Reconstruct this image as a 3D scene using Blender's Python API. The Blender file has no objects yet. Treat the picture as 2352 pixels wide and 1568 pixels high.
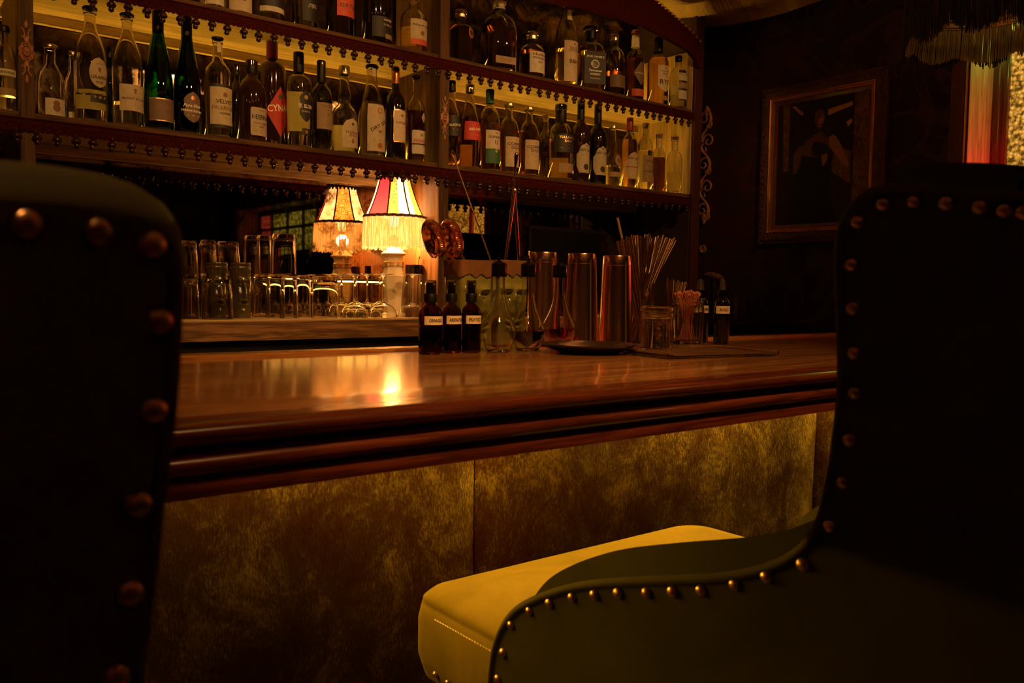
import bpy, math, random
import numpy as np
from mathutils import Vector, Matrix
random.seed(7)
PI = math.pi
R_ = math.radians
S = bpy.context.scene
COL = S.collection

# ------------------------------------------------------------------ camera, world, exposure, room lights
FPX = 1965.0
YAW, PITCH, ROLL = R_(38.522), R_(-3.389), R_(0.834)
CZ = 1.203
_f = Vector((math.sin(YAW) * math.cos(PITCH), math.cos(YAW) * math.cos(PITCH), math.sin(PITCH)))
_r = Vector((math.cos(YAW), -math.sin(YAW), 0))
_u = _r.cross(_f)
CR = math.cos(ROLL) * _r + math.sin(ROLL) * _u
CU = -math.sin(ROLL) * _r + math.cos(ROLL) * _u
CF = _f
cam_d = bpy.data.cameras.new('camera')
cam = bpy.data.objects.new('camera', cam_d)
COL.objects.link(cam)
cam_d.sensor_width = 36.0
cam_d.lens = FPX * 36.0 / 2352.0
m = Matrix((CR, CU, -CF)).transposed().to_4x4()
m.translation = Vector((0, 0, CZ))
cam.matrix_world = m
cam_d.clip_start = 0.01
cam_d.dof.use_dof = True
cam_d.dof.focus_distance = 2.45
cam_d.dof.aperture_fstop = 9.0
S.camera = cam

W = bpy.data.worlds.new('world'); S.world = W
W.use_nodes = True
W.node_tree.nodes['Background'].inputs[0].default_value = (0.010, 0.004, 0.001, 1)
W.node_tree.nodes['Background'].inputs[1].default_value = 0.2
S.view_settings.view_transform = 'Standard'
S.view_settings.look = 'None'
S.view_settings.exposure = 0.0
S.view_settings.gamma = 1.0
S.view_settings.use_curve_mapping = False
cy = S.cycles
cy.max_bounces = 16; cy.transmission_bounces = 14; cy.glossy_bounces = 8; cy.diffuse_bounces = 3
cy.transparent_max_bounces = 16
cy.sample_clamp_indirect = 4.0
cy.caustics_reflective = True; cy.caustics_refractive = True
cy.blur_glossy = 0.4
cy.use_denoising = True

AMBER = (1.0, 0.50, 0.13)
LEDC = (1.0, 0.51, 0.045)
def light(name, typ, loc, power, color, radius=0.05, rot=None, size=None):
    d = bpy.data.lights.new(name, typ); d.energy = power; d.color = color
    if typ in ('POINT', 'SPOT'): d.shadow_soft_size = radius
    if typ == 'AREA':
        d.shape = 'RECTANGLE'; d.size, d.size_y = size
    o = bpy.data.objects.new(name, d); COL.objects.link(o); o.location = loc
    if rot: o.rotation_euler = rot
    return o
K_ROOM, K_LED, K_LAMP = 1.0, 1.0, 1.0
# pendants behind the camera; picture and low red ones added for light (fittings below)
PENDANTS = [((-1.10, -0.20, 2.30), 4.0, (1.0, 0.44, 0.13)), ((0.10, -0.25, 2.30), 2.8, (1.0, 0.44, 0.13)), ((1.60, -0.30, 2.33), 2.0, (1.0, 0.42, 0.12)), ((-1.60, 1.10, 2.30), 4.0, (1.0, 0.42, 0.10)), ((2.45, 0.45, 2.30), 3.0, (1.0, 0.42, 0.12)),
            ((0.55, -0.42, 2.28), 3.2, (1.0, 0.12, 0.07)), ((-0.55, -0.35, 2.20), 1.6, (1.0, 0.18, 0.12)), ((-0.9, -1.1, 1.35), 8.0, (1.0, 0.03, 0.02))]
for k, (l, p, c) in enumerate(PENDANTS):
    light('pendant_bulb_light', 'POINT', l, p * K_ROOM, c, 0.035)

# unseen ceiling spots added to light bottles, counter and near chair (fittings below)
SPOTS = [((0.30, 0.95, 2.34), (0.75, 2.6, 1.70), 48, 70), ((1.45, 0.98, 2.34), (1.6, 2.6, 1.65), 48, 70), ((2.45, 1.0, 2.34), (2.5, 2.6, 1.75), 42, 66),
         ((1.12, 0.42, 2.36), (1.36, 1.50, 1.10), 40, 58), ((0.62, 0.50, 2.36), (0.72, 1.40, 1.07), 42, 58), ((-0.30, 0.95, 2.34), (-0.20, 0.50, 1.25), 26, 50)]
for l, tg_, p, ang in SPOTS:
    o = light('added_spot_light', 'SPOT', l, p * K_ROOM, (1.0, 0.47, 0.13), 0.02)
    o.data.spot_size = R_(ang); o.data.spot_blend = 0.6
    o.rotation_mode = 'QUATERNION'; o.rotation_quaternion = (Vector(tg_) - Vector(l)).to_track_quat('-Z', 'Y')

# ------------------------------------------------------------------ pixel helpers (photo pixels -> a point on a real plane)
def ray(x, y):
    return ((x - 1176) / FPX) * CR + ((784 - y) / FPX) * CU + CF
O_ = Vector((0, 0, CZ))
def onY(x, y, Y): d = ray(x, y); return O_ + d * (Y / d.y)
def onX(x, y, X): d = ray(x, y); return O_ + d * (X / d.x)
def onZ(x, y, Z): d = ray(x, y); return O_ + d * ((Z - CZ) / d.z)
def depth(p): return (Vector(p) - O_).dot(CF)

# ------------------------------------------------------------------ materials
def nodes(name):
    mt = bpy.data.materials.new(name); mt.use_nodes = True
    nt = mt.node_tree
    return mt, nt, nt.nodes['Principled BSDF']
def setin(b, **kw):
    for k, v in kw.items():
        k2 = {'base': 'Base Color', 'rough': 'Roughness', 'metal': 'Metallic', 'ior': 'IOR', 'trans': 'Transmission Weight',
              'spec': 'Specular IOR Level', 'coat': 'Coat Weight', 'coatr': 'Coat Roughness', 'sheen': 'Sheen Weight',
              'sheenr': 'Sheen Roughness', 'sheent': 'Sheen Tint', 'emis': 'Emission Color', 'emiss': 'Emission Strength', 'sss': 'Subsurface Weight'}[k]
        if isinstance(v, tuple) and len(v) == 3: v = (*v, 1)
        b.inputs[k2].default_value = v
def pm(name, base, rough=0.5, **kw):
    mt, nt, b = nodes(name); setin(b, base=base, rough=rough, **kw)
    return mt
def nz(nt, scale=(1, 1, 1), nscale=5.0, detail=4.0, rough=0.6, dist=0.0, coord='Object'):
    tc = nt.nodes.new('ShaderNodeTexCoord'); mp = nt.nodes.new('ShaderNodeMapping')
    mp.inputs['Scale'].default_value = scale
    nt.links.new(tc.outputs[coord], mp.inputs[0])
    n = nt.nodes.new('ShaderNodeTexNoise')
    n.inputs['Scale'].default_value = nscale; n.inputs['Detail'].default_value = detail
    n.inputs['Roughness'].default_value = rough; n.inputs['Distortion'].default_value = dist
    nt.links.new(mp.outputs[0], n.inputs['Vector'])
    return n, mp
def ramp(nt, fac, stops):
    r = nt.nodes.new('ShaderNodeValToRGB')
    el = r.color_ramp.elements
    while len(el) < len(stops): el.new(0.5)
    for e, (p, c) in zip(el, stops):
        e.position = p; e.color = (*c, 1) if len(c) == 3 else c
    nt.links.new(fac, r.inputs[0])
    return r
def bump(nt, b, h, strength=0.3, dist=0.01):
    n = nt.nodes.new('ShaderNodeBump'); n.inputs['Strength'].default_value = strength; n.inputs['Distance'].default_value = dist
    nt.links.new(h, n.inputs['Height']); nt.links.new(n.outputs[0], b.inputs['Normal'])
    return n
def noisy(name, c1, c2, rough=0.6, nscale=8.0, scale=(1, 1, 1), detail=5.0, bs=0.2, bd=0.005, lo=0.35, hi=0.65, dist=0.0, **kw):
    mt, nt, b = nodes(name); setin(b, rough=rough, **kw)
    n, mp = nz(nt, scale, nscale, detail, 0.6, dist)
    r = ramp(nt, n.outputs['Fac'], [(lo, c1), (hi, c2)])
    nt.links.new(r.outputs[0], b.inputs['Base Color'])
    if bs: bump(nt, b, n.outputs['Fac'], bs, bd)
    return mt
def wood(name, c1, c2, rough=0.35, along='X', fine=90.0, coat=0.0, bs=0.15, big=14.0, **kw):
    mt, nt, b = nodes(name); setin(b, rough=rough, coat=coat, coatr=0.12, **kw)
    sc = {'X': (0.06, 1, 1), 'Y': (1, 0.06, 1), 'Z': (1, 1, 0.06)}[along]
    n, _ = nz(nt, sc, big, 6.0, 0.65, 1.2)
    n2, _ = nz(nt, sc, fine, 3.0, 0.6)
    mx = nt.nodes.new('ShaderNodeMath'); mx.operation = 'MULTIPLY_ADD'
    nt.links.new(n2.outputs['Fac'], mx.inputs[0]); mx.inputs[1].default_value = 0.45
    nt.links.new(n.outputs['Fac'], mx.inputs[2])
    r = ramp(nt, mx.outputs[0], [(0.5, c1), (0.62, c2), (0.72, tuple(x * 0.7 for x in c1)), (0.86, c2)])
    nt.links.new(r.outputs[0], b.inputs['Base Color'])
    bump(nt, b, mx.outputs[0], bs, 0.002)
    return mt
def glass(name, tint=(1, 1, 1), ior=1.46, rough=0.0, wavy=0.0):
    mt, nt, b = nodes(name)
    setin(b, base=tint, rough=rough, ior=ior, trans=1.0)
    if wavy:
        n, _ = nz(nt, (1, 1, 1), 40.0, 2.0)
        bump(nt, b, n.outputs['Fac'], wavy, 0.002)
    return mt
def emit(name, color, strength):
    mt = bpy.data.materials.new(name); mt.use_nodes = True
    nt = mt.node_tree; nt.nodes.remove(nt.nodes['Principled BSDF'])
    e = nt.nodes.new('ShaderNodeEmission'); e.inputs[0].default_value = (*color, 1); e.inputs[1].default_value = strength
    nt.links.new(e.outputs[0], nt.nodes['Material Output'].inputs[0])
    return mt
def paper(name, c, trans=0.5, rough=0.6, worn=0.85):
    mt, nt, b = nodes(name); setin(b, rough=rough)
    n, _ = nz(nt, (1, 1, 1), 60.0, 3.0)
    r = ramp(nt, n.outputs['Fac'], [(0.3, tuple(x * worn for x in c)), (0.6, c)])
    nt.links.new(r.outputs[0], b.inputs['Base Color'])
    if trans:
        t = nt.nodes.new('ShaderNodeBsdfTranslucent'); nt.links.new(r.outputs[0], t.inputs[0])
        mx = nt.nodes.new('ShaderNodeMixShader'); mx.inputs[0].default_value = trans
        nt.links.new(b.outputs[0], mx.inputs[1]); nt.links.new(t.outputs[0], mx.inputs[2])
        nt.links.new(mx.outputs[0], nt.nodes['Material Output'].inputs[0])
    return mt

M = {}
M['counter'] = wood('counter_wood', (0.50, 0.19, 0.05), (0.74, 0.33, 0.10), rough=0.20, coat=0.9, along='X', bs=0.03, big=9)
M['mould'] = wood('moulding_wood', (0.17, 0.034, 0.012), (0.30, 0.064, 0.022), rough=0.26, coat=0.4, along='X', bs=0.08)
M['shelfwood'] = wood('shelf_wood', (0.060, 0.028, 0.011), (0.105, 0.050, 0.019), rough=0.6, along='X', spec=.12)
M['postwood'] = wood('post_wood', (0.060, 0.030, 0.012), (0.095, 0.050, 0.020), rough=0.6, along='Z', spec=.12)
M['palewood'] = wood('pale_wood', (0.40, 0.29, 0.13), (0.54, 0.40, 0.19), rough=0.45, along='X', bs=0.05)
M['palewoodz'] = wood('pale_wood_upright', (0.40, 0.28, 0.11), (0.50, 0.36, 0.15), rough=0.5, along='Z', bs=0.05)
M['partwood'] = wood('reddish_partition_wood', (0.14, 0.055, 0.02), (0.24, 0.10, 0.035), rough=0.4, along='Z')
M['cabwood'] = wood('worktop_wood', (0.10, 0.045, 0.015), (0.24, 0.12, 0.04), rough=0.45, along='X', big=20)
M['black'] = pm('matte_black', (0.005, 0.004, 0.0035), 0.45, spec=0.25)
M['blackgloss'] = pm('gloss_black_plastic', (0.004, 0.003, 0.003), 0.16, spec=0.35)
M['rubber'] = noisy('rubber_mat', (0.36, 0.25, 0.11), (0.50, 0.36, 0.16), 0.45, 300, bs=0.8, bd=0.003)
M['redbraid'] = noisy('red_braid', (0.024, 0.003, 0.002), (0.070, 0.009, 0.005), 0.9, 220, bs=1.0, bd=0.006, spec=.05)
M['redvelvet'] = noisy('red_paint', (0.030, 0.004, 0.003), (0.05, 0.007, 0.004), 0.6, 30)
M['bead'] = pm('dark_amber_bead', (0.025, 0.008, 0.004), 0.18, spec=0.6)
M['mirrorback'] = M['black']
mt, nt, b = nodes('antique_mirror'); setin(b, metal=1.0, rough=0.03)
n, _ = nz(nt, (1, 1, 1), 11.0, 9.0, 0.75, 0.3)
r = ramp(nt, n.outputs['Fac'], [(0.36, (0.05, 0.03, 0.018)), (0.44, (0.36, 0.27, 0.17)), (0.52, (0.66, 0.54, 0.40))])
nt.links.new(r.outputs[0], b.inputs['Base Color'])
r2 = ramp(nt, n.outputs['Fac'], [(0.34, (0.3, 0.3, 0.3)), (0.42, (0.02, 0.02, 0.02))])
nt.links.new(r2.outputs[0], b.inputs['Roughness'])
M['mirror'] = mt
mt, nt, b = nodes('dim_antique_mirror'); setin(b, metal=1.0)
n, _ = nz(nt, (1, 1, 1), 7.0, 8.0, 0.72, 0.8)
r = ramp(nt, n.outputs['Fac'], [(0.42, (0.02, 0.012, 0.008)), (0.55, (0.10, 0.07, 0.045)), (0.68, (0.24, 0.18, 0.12))])
nt.links.new(r.outputs[0], b.inputs['Base Color'])
r2 = ramp(nt, n.outputs['Fac'], [(0.38, (0.5, 0.5, 0.5)), (0.60, (0.06, 0.06, 0.06))])
nt.links.new(r2.outputs[0], b.inputs['Roughness'])
M['mirrordim'] = mt
M['glass'] = glass('clear_glass', (0.98, 0.97, 0.92))
M['glassw'] = glass('pressed_glass', (0.97, 0.96, 0.9), wavy=0.35)
M['acrylic'] = glass('clear_acrylic', (0.98, 0.96, 0.9), ior=1.49)
M['greenglass'] = glass('green_glass', (0.03, 0.27, 0.012))
M['darkgreen'] = glass('dark_green_glass', (0.03, 0.14, 0.02))
M['olive'] = glass('olive_glass', (0.42, 0.50, 0.12))
M['amberglass'] = glass('amber_glass', (0.30, 0.07, 0.012))
M['darkglass'] = pm('near_black_glass', (0.006, 0.004, 0.003), 0.05, spec=0.6)
M['darkbrown'] = pm('dark_brown_glass', (0.020, 0.007, 0.003), 0.06, spec=0.6)
M['l_clear'] = glass('clear_spirit', (0.97, 0.95, 0.86), ior=1.34)
M['l_gold'] = glass('golden_spirit', (0.90, 0.58, 0.14), ior=1.35)
M['l_whisky'] = glass('amber_whisky', (0.62, 0.25, 0.045), ior=1.35)
M['l_dark'] = glass('dark_spirit', (0.16, 0.045, 0.012), ior=1.35)
M['l_red'] = glass('red_liquid', (0.55, 0.010, 0.02), ior=1.35)
M['l_black'] = pm('black_bitters', (0.006, 0.003, 0.002), 0.1)
M['p_cream'] = paper('cream_paper', (0.78, 0.66, 0.46))
M['p_white'] = paper('white_paper', (0.85, 0.78, 0.62))
M['p_tan'] = paper('tan_paper', (0.50, 0.36, 0.20))
M['p_dim'] = paper('brownish_paper', (0.16, 0.10, 0.06), 0.1)
M['p_black'] = paper('black_paper', (0.012, 0.010, 0.009), 0.0)
M['p_red'] = paper('red_paper', (0.50, 0.035, 0.025), 0.15)
M['p_orange'] = paper('orange_red_paper', (0.62, 0.10, 0.05), 0.2)
M['p_green'] = paper('green_paper', (0.02, 0.10, 0.04), 0.05)
M['p_gold'] = pm('gold_foil', (0.75, 0.50, 0.18), 0.35, metal=0.8)
M['ink'] = pm('dark_ink', (0.03, 0.018, 0.012), 0.6)
M['inkred'] = pm('red_ink', (0.40, 0.04, 0.03), 0.6)
M['inkbrown'] = pm('brown_ink', (0.20, 0.10, 0.05), 0.6)
M['inkwhite'] = pm('white_ink', (0.75, 0.68, 0.55), 0.6)
M['tape'] = pm('cream_tape', (0.95, 0.80, 0.52), 0.5)
M['cork'] = noisy('cork', (0.35, 0.20, 0.08), (0.50, 0.31, 0.14), 0.8, 120)
M['capred'] = pm('dark_red_cap', (0.22, 0.02, 0.015), 0.35)
M['copperfoil'] = pm('copper_foil', (0.55, 0.22, 0.10), 0.3, metal=0.7)
M['capsilver'] = pm('pewter_cap', (0.55, 0.48, 0.36), 0.3, metal=1.0)
M['brass'] = pm('aged_brass', (0.80, 0.50, 0.20), 0.22, metal=1.0)
M['nail'] = pm('antique_brass_nail', (0.85, 0.55, 0.32), 0.36, metal=1.0)
M['copper'] = pm('polished_copper', (0.97, 0.55, 0.34), 0.19, metal=1.0)
M['steel'] = pm('polished_steel', (0.70, 0.62, 0.52), 0.14, metal=1.0)
M['straw'] = pm('bronzed_steel_straw', (0.50, 0.33, 0.20), 0.25, metal=1.0)
M['carved'] = noisy('carved_gilt_wood', (0.22, 0.09, 0.035), (0.42, 0.19, 0.08), 0.45, 60, bs=0.3)
M['carveddark'] = noisy('carved_dark_gilt', (0.10, 0.05, 0.025), (0.24, 0.12, 0.055), 0.5, 80, bs=0.4, metal=0.3)
M['gilt'] = noisy('gilt_moulding', (0.70, 0.38, 0.16), (0.90, 0.50, 0.22), 0.25, 25, bs=0.1, metal=0.85)
M['framebody'] = noisy('ornate_frame_bronze', (0.10, 0.055, 0.025), (0.22, 0.12, 0.05), 0.5, 55, bs=0.9, bd=0.01, metal=0.5, dist=1.5)
M['wall'] = None
mt, nt, b = nodes('burgundy_damask'); setin(b, rough=0.75)
n, _ = nz(nt, (1, 1, 1), 3.2, 2.0, 0.5, 2.2)
r = ramp(nt, n.outputs['Fac'], [(0.47, (0.020, 0.0035, 0.003)), (0.50, (0.042, 0.007, 0.005)), (0.56, (0.042, 0.007, 0.005)), (0.585, (0.018, 0.003, 0.003))])
nt.links.new(r.outputs[0], b.inputs['Base Color'])
r2 = ramp(nt, n.outputs['Fac'], [(0.47, (0.8, 0.8, 0.8)), (0.50, (0.45, 0.45, 0.45)), (0.57, (0.45, 0.45, 0.45)), (0.585, (0.8, 0.8, 0.8))])
nt.links.new(r2.outputs[0], b.inputs['Roughness'])
M['wall'] = mt
M['walldark'] = noisy('dark_wall_paint', (0.025, 0.010, 0.007), (0.04, 0.014, 0.01), 0.8, 4)
M['floor'] = wood('floor_boards', (0.05, 0.02, 0.01), (0.09, 0.04, 0.02), rough=0.4, along='X')
M['ceil'] = noisy('ceiling_paint', (0.03, 0.018, 0.01), (0.045, 0.025, 0.015), 0.9, 4)
M['trimwood'] = wood('window_trim_wood', (0.10, 0.022, 0.010), (0.17, 0.04, 0.018), rough=0.3, along='Z', coat=0.3)
M['jamb'] = wood('window_jamb_wood', (0.50, 0.30, 0.18), (0.64, 0.42, 0.26), rough=0.35, along='Z', bs=0.05)
# olive velvet: pile raises light at grazing angles
def velvet(name, c1, c2, sh, tint, nscale=5.0, bs=0.25):
    mt, nt, b = nodes(name)
    setin(b, rough=0.85, sheen=sh, sheenr=0.35, sheent=tint, spec=0.2)
    n, _ = nz(nt, (1, 1, 1), nscale, 6.0, 0.65, 0.8)
    r = ramp(nt, n.outputs['Fac'], [(0.36, c1), (0.62, c2)])
    nt.links.new(r.outputs[0], b.inputs['Base Color'])
    n2, _ = nz(nt, (1, 1, 1), 420.0, 2.0)
    mx = nt.nodes.new('ShaderNodeMath'); mx.operation = 'MULTIPLY_ADD'
    nt.links.new(n2.outputs['Fac'], mx.inputs[0]); mx.inputs[1].default_value = 0.25
    nt.links.new(n.outputs['Fac'], mx.inputs[2])
    bump(nt, b, mx.outputs[0], bs, 0.004)
    return mt
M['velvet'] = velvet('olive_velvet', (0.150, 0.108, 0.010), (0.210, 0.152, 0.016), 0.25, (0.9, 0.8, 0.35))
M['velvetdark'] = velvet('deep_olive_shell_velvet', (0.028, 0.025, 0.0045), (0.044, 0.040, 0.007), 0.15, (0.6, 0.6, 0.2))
# crushed velvet of the bar front: dark red pile, its gold sheen painted in as patches
mt, nt, b = nodes('crushed_maroon_velvet')
setin(b, rough=0.55, spec=0.15, sheenr=0.25, sheent=(1.0, 0.80, 0.55))
n, _ = nz(nt, (1.0, 1.0, 0.8), 8.0, 12.0, 0.80, 0.5)
n2, _ = nz(nt, (1.6, 1.6, 0.45), 230.0, 3.0, 0.7)
mx = nt.nodes.new('ShaderNodeMath'); mx.operation = 'MULTIPLY_ADD'
nt.links.new(n2.outputs['Fac'], mx.inputs[0]); mx.inputs[1].default_value = 0.50
nt.links.new(n.outputs['Fac'], mx.inputs[2])
r = ramp(nt, mx.outputs[0], [(0.60, (0.060, 0.005, 0.004)), (0.76, (0.085, 0.040, 0.014)), (0.92, (0.34, 0.25, 0.085))])
nt.links.new(r.outputs[0], b.inputs['Base Color'])
r3 = ramp(nt, mx.outputs[0], [(0.66, (0.05, 0.05, 0.05)), (0.90, (1, 1, 1))])
nt.links.new(r3.outputs[0], b.inputs['Sheen Weight'])
bump(nt, b, mx.outputs[0], 0.6, 0.008)
M['crushed'] = mt
M['led'] = emit('led_strip_glow', LEDC, 66.0 * K_LED)
M['led_low'] = emit('led_strip_glow_low', (1.0, 0.48, 0.08), 18.0 * K_LED)
M['led_bar'] = emit('led_strip_glow_bar', (1.0, 0.49, 0.035), 185.0 * K_LED)

# ------------------------------------------------------------------ mesh building
class MB:
    def __init__(s): s.v = []; s.f = []; s.mi = []; s.fl = []
    def add(s, vs, fs, mi=0, M_=None, smooth=True):
        o = len(s.v)
        if M_ is not None: vs = [M_ @ Vector(p) for p in vs]
        s.v += [tuple(p) for p in vs]
        for f in fs:
            s.f.append(tuple(i + o for i in f)); s.mi.append(mi); s.fl.append(smooth)
    def lathe(s, prof, n=32, c=(0, 0, 0), mi=0, M_=None, sq=2.0, phase=0.0, mis=None, sx=1.0, sy=1.0):
        vs = []; fs = []; ring = []; ms = []
        for (r, z) in prof:
            if r <= 1e-6:
                ring.append([len(vs)]); vs.append((c[0], c[1], c[2] + z))
            else:
                a0 = len(vs)
                for k in range(n):
                    a = 2 * PI * k / n + phase
                    ca, sa = math.cos(a), math.sin(a)
                    q = 1.0 if sq == 2.0 else (abs(ca) ** sq + abs(sa) ** sq) ** (-1.0 / sq)
                    vs.append((c[0] + r * q * ca * sx, c[1] + r * q * sa * sy, c[2] + z))
                ring.append(list(range(a0, a0 + n)))
        o = len(s.v)
        if M_ is not None: vs = [M_ @ Vector(p) for p in vs]
        s.v += [tuple(p) for p in vs]
        for i in range(len(ring) - 1):
            A, B = ring[i], ring[i + 1]
            m_ = mi if mis is None else mis[i]
            for k in range(n):
                k2 = (k + 1) % n
                if len(A) == 1 and len(B) == 1: continue
                if len(A) == 1: f = (A[0], B[k2], B[k])
                elif len(B) == 1: f = (A[k], A[k2], B[0])
                else: f = (A[k], A[k2], B[k2], B[k])
                s.f.append(tuple(q + o for q in f)); s.mi.append(m_); s.fl.append(True)
    def box(s, x0, x1, y0, y1, z0, z1, mi=0, M_=None):
        vs = [(x0, y0, z0), (x1, y0, z0), (x1, y1, z0), (x0, y1, z0), (x0, y0, z1), (x1, y0, z1), (x1, y1, z1), (x0, y1, z1)]
        fs = [(0, 3, 2, 1), (4, 5, 6, 7), (0, 1, 5, 4), (1, 2, 6, 5), (2, 3, 7, 6), (3, 0, 4, 7)]
        s.add(vs, fs, mi, M_, smooth=False)
    def tube(s, pts, r, n=10, mi=0, cap=True, sx=1.0):
        pts = [Vector(p) for p in pts]
        rs = r if isinstance(r, (list, tuple)) else [r] * len(pts)
        vs = []; fs = []
        up = Vector((0, 0, 1))
        t0 = (pts[1] - pts[0]).normalized()
        if abs(t0.dot(up)) > 0.95: up = Vector((1, 0, 0))
        a = t0.cross(up).normalized()
        for i, p in enumerate(pts):
            t = (pts[min(i + 1, len(pts) - 1)] - pts[max(i - 1, 0)]).normalized()
            a = (a - t * a.dot(t)).normalized(); b_ = t.cross(a)
            for k in range(n):
                an = 2 * PI * k / n
                vs.append(p + (a * math.cos(an) * sx + b_ * math.sin(an)) * rs[i])
        for i in range(len(pts) - 1):
            for k in range(n):
                k2 = (k + 1) % n
                fs.append((i * n + k, i * n + k2, (i + 1) * n + k2, (i + 1) * n + k))
        if cap:
            fs.append(tuple(range(n - 1, -1, -1))); fs.append(tuple((len(pts) - 1) * n + k for k in range(n)))
        s.add(vs, fs, mi)
    def grid(s, fn, nu, nv, mi=0, M_=None, closeu=False):
        vs = [fn(i / (nu if closeu else nu - 1), j / (nv - 1)) for j in range(nv) for i in range(nu)]
        fs = []
        for j in range(nv - 1):
            for i in range(nu if closeu else nu - 1):
                i2 = (i + 1) % nu
                fs.append((j * nu + i, j * nu + i2, (j + 1) * nu + i2, (j + 1) * nu + i))
        s.add(vs, fs, mi, M_)
    def prism(s, poly, fn, t0, t1, mi=0):
        """polygon (2-D) extruded: fn(u, v, t) -> 3-D"""
        n = len(poly)
        vs = [fn(u, v, t0) for u, v in poly] + [fn(u, v, t1) for u, v in poly]
        fs = [tuple(range(n - 1, -1, -1)), tuple(range(n, 2 * n))] + [(k, (k + 1) % n, n + (k + 1) % n, n + k) for k in range(n)]
        s.add(vs, fs, mi, smooth=False)
    def mesh(s, name, mats, sharp=38):
        me = bpy.data.meshes.new(name)
        me.from_pydata(s.v, [], s.f)
        for q in mats: me.materials.append(q)
        me.polygons.foreach_set('material_index', s.mi)
        me.polygons.foreach_set('use_smooth', s.fl)
        if sharp: me.set_sharp_from_angle(angle=R_(sharp))
        me.update()
        return me
    def build(s, name, mats, parent=None, loc=None, sharp=38):
        if not isinstance(mats, (list, tuple)): mats = [mats]
        return link(name, s.mesh(name, mats, sharp), parent, loc)
def link(name, me, parent=None, loc=None):
    o = bpy.data.objects.new(name, me); COL.objects.link(o)
    if parent is not None: o.parent = parent
    if loc is not None: o.location = loc
    return o
def fixn(o):
    """make normals point outwards"""
    import bmesh
    bm = bmesh.new(); bm.from_mesh(o.data); bmesh.ops.recalc_face_normals(bm, faces=bm.faces); bm.to_mesh(o.data); bm.free()
    return o
def bevel(o, w=0.003, seg=2):
    md = o.modifiers.new('bevel', 'BEVEL'); md.width = w; md.segments = seg; md.limit_method = 'ANGLE'
    return o
def thing(name, label, cat, loc=(0, 0, 0), rz=0.0, group=None):
    o = bpy.data.objects.new(name, None); COL.objects.link(o)
    o.empty_display_size = 0.05
    o.location = loc; o.rotation_euler = (0, 0, rz)
    return tag(o, label, cat, group)
def tag(o, label, cat, group=None):
    o['label'] = label; o['category'] = cat
    if group: o['group'] = group
    return o
def struct(o):
    o['kind'] = 'structure'; return o
def copy_tree(o, parent=None):
    c = o.copy(); COL.objects.link(c)
    if parent is not None: c.parent = parent
    for ch in list(o.children): copy_tree(ch, c)
    return c

_tc = {}
def text_geo(txt, shear=0.0):
    key = (txt, shear)
    if key in _tc: return _tc[key]
    cu = bpy.data.curves.new('t', 'FONT'); cu.body = txt; cu.size = 1.0; cu.offset = 0.018; cu.resolution_u = 2; cu.shear = shear
    cu.align_x = 'CENTER'; cu.align_y = 'CENTER'; cu.space_character = 1.0
    o = bpy.data.objects.new('t', cu)
    me = bpy.data.meshes.new_from_object(o)
    vs = [(v.co.x, v.co.y) for v in me.vertices]; fs = [tuple(p.vertices) for p in me.polygons]
    if vs:
        xs = [v[0] for v in vs]; ys = [v[1] for v in vs]
        cx, cyy = (min(xs) + max(xs)) / 2, (min(ys) + max(ys)) / 2
        wd = max(xs) - min(xs); ht = max(ys) - min(ys)
        vs = [((x - cx), (y - cyy)) for x, y in vs]
    else: wd = ht = 1
    bpy.data.objects.remove(o); bpy.data.curves.remove(cu); bpy.data.meshes.remove(me)
    _tc[key] = (vs, fs, wd, ht)
    return _tc[key]
def flat_text(mb, txt, width, fn, mi, height=None, shear=0.0, cx=0.0, cy_=0.0):
    vs, fs, wd, ht = text_geo(txt, shear)
    sx = width / wd; sy = (height / ht) if height else sx
    mb.add([fn(cx + x * sx, cy_ + y * sy) for x, y in vs], fs, mi, smooth=False)

# ------------------------------------------------------------------ the room
XW = 3.25      # right wall
YM = 2.90      # mirror
YB = 2.55      # front of the back bar shelving
ZC = 1.07      # counter top
def box_obj(name, x0, x1, y0, y1, z0, z1, mat, parent=None, bev=0):
    mb = MB(); mb.box(x0, x1, y0, y1, z0, z1)
    o = mb.build(name, mat, parent)
    if bev: bevel(o, bev)
    return o
XL, YBK, ZCEIL = -2.6, -3.3, 2.72
struct(box_obj('floor', XL - .1, XW + .3, YBK - .1, 3.15, -0.1, 0.0, M['floor']))
struct(box_obj('ceiling', XL - .1, XW + .3, YBK - .1, 3.15, ZCEIL, ZCEIL + .1, M['ceil']))
struct(box_obj('wall_back', XL - .1, XW + .3, 2.95, 3.1, 0, ZCEIL, M["walldark"]))
struct(box_obj('wall_left', XL - .1, XL, YBK, 2.95, 0, ZCEIL, M["walldark"]))
struct(box_obj('wall_front', XL - .1, XW + .3, YBK - .1, YBK, 0, ZCEIL, M["walldark"]))
# right wall with two window openings
W1 = (0.55, 1.443, 1.36, 2.165)   # y0 y1 z0 z1
W2 = (-2.75, -0.85, 1.50, 1.97)
mb = MB()
X0, X1 = XW, XW + 0.24
ys = [YBK, W2[0], W2[1], W1[0], W1[1], 2.95]
mb.box(X0, X1, ys[0], ys[1], 0, ZCEIL); mb.box(X0, X1, ys[2], ys[3], 0, ZCEIL); mb.box(X0, X1, ys[4], ys[5], 0, ZCEIL)
for w_ in (W1, W2):
    mb.box(X0, X1, w_[0], w_[1], 0, w_[2]); mb.box(X0, X1, w_[0], w_[1], w_[3], ZCEIL)
struct(mb.build('wall_right', M['wall']))
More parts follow.
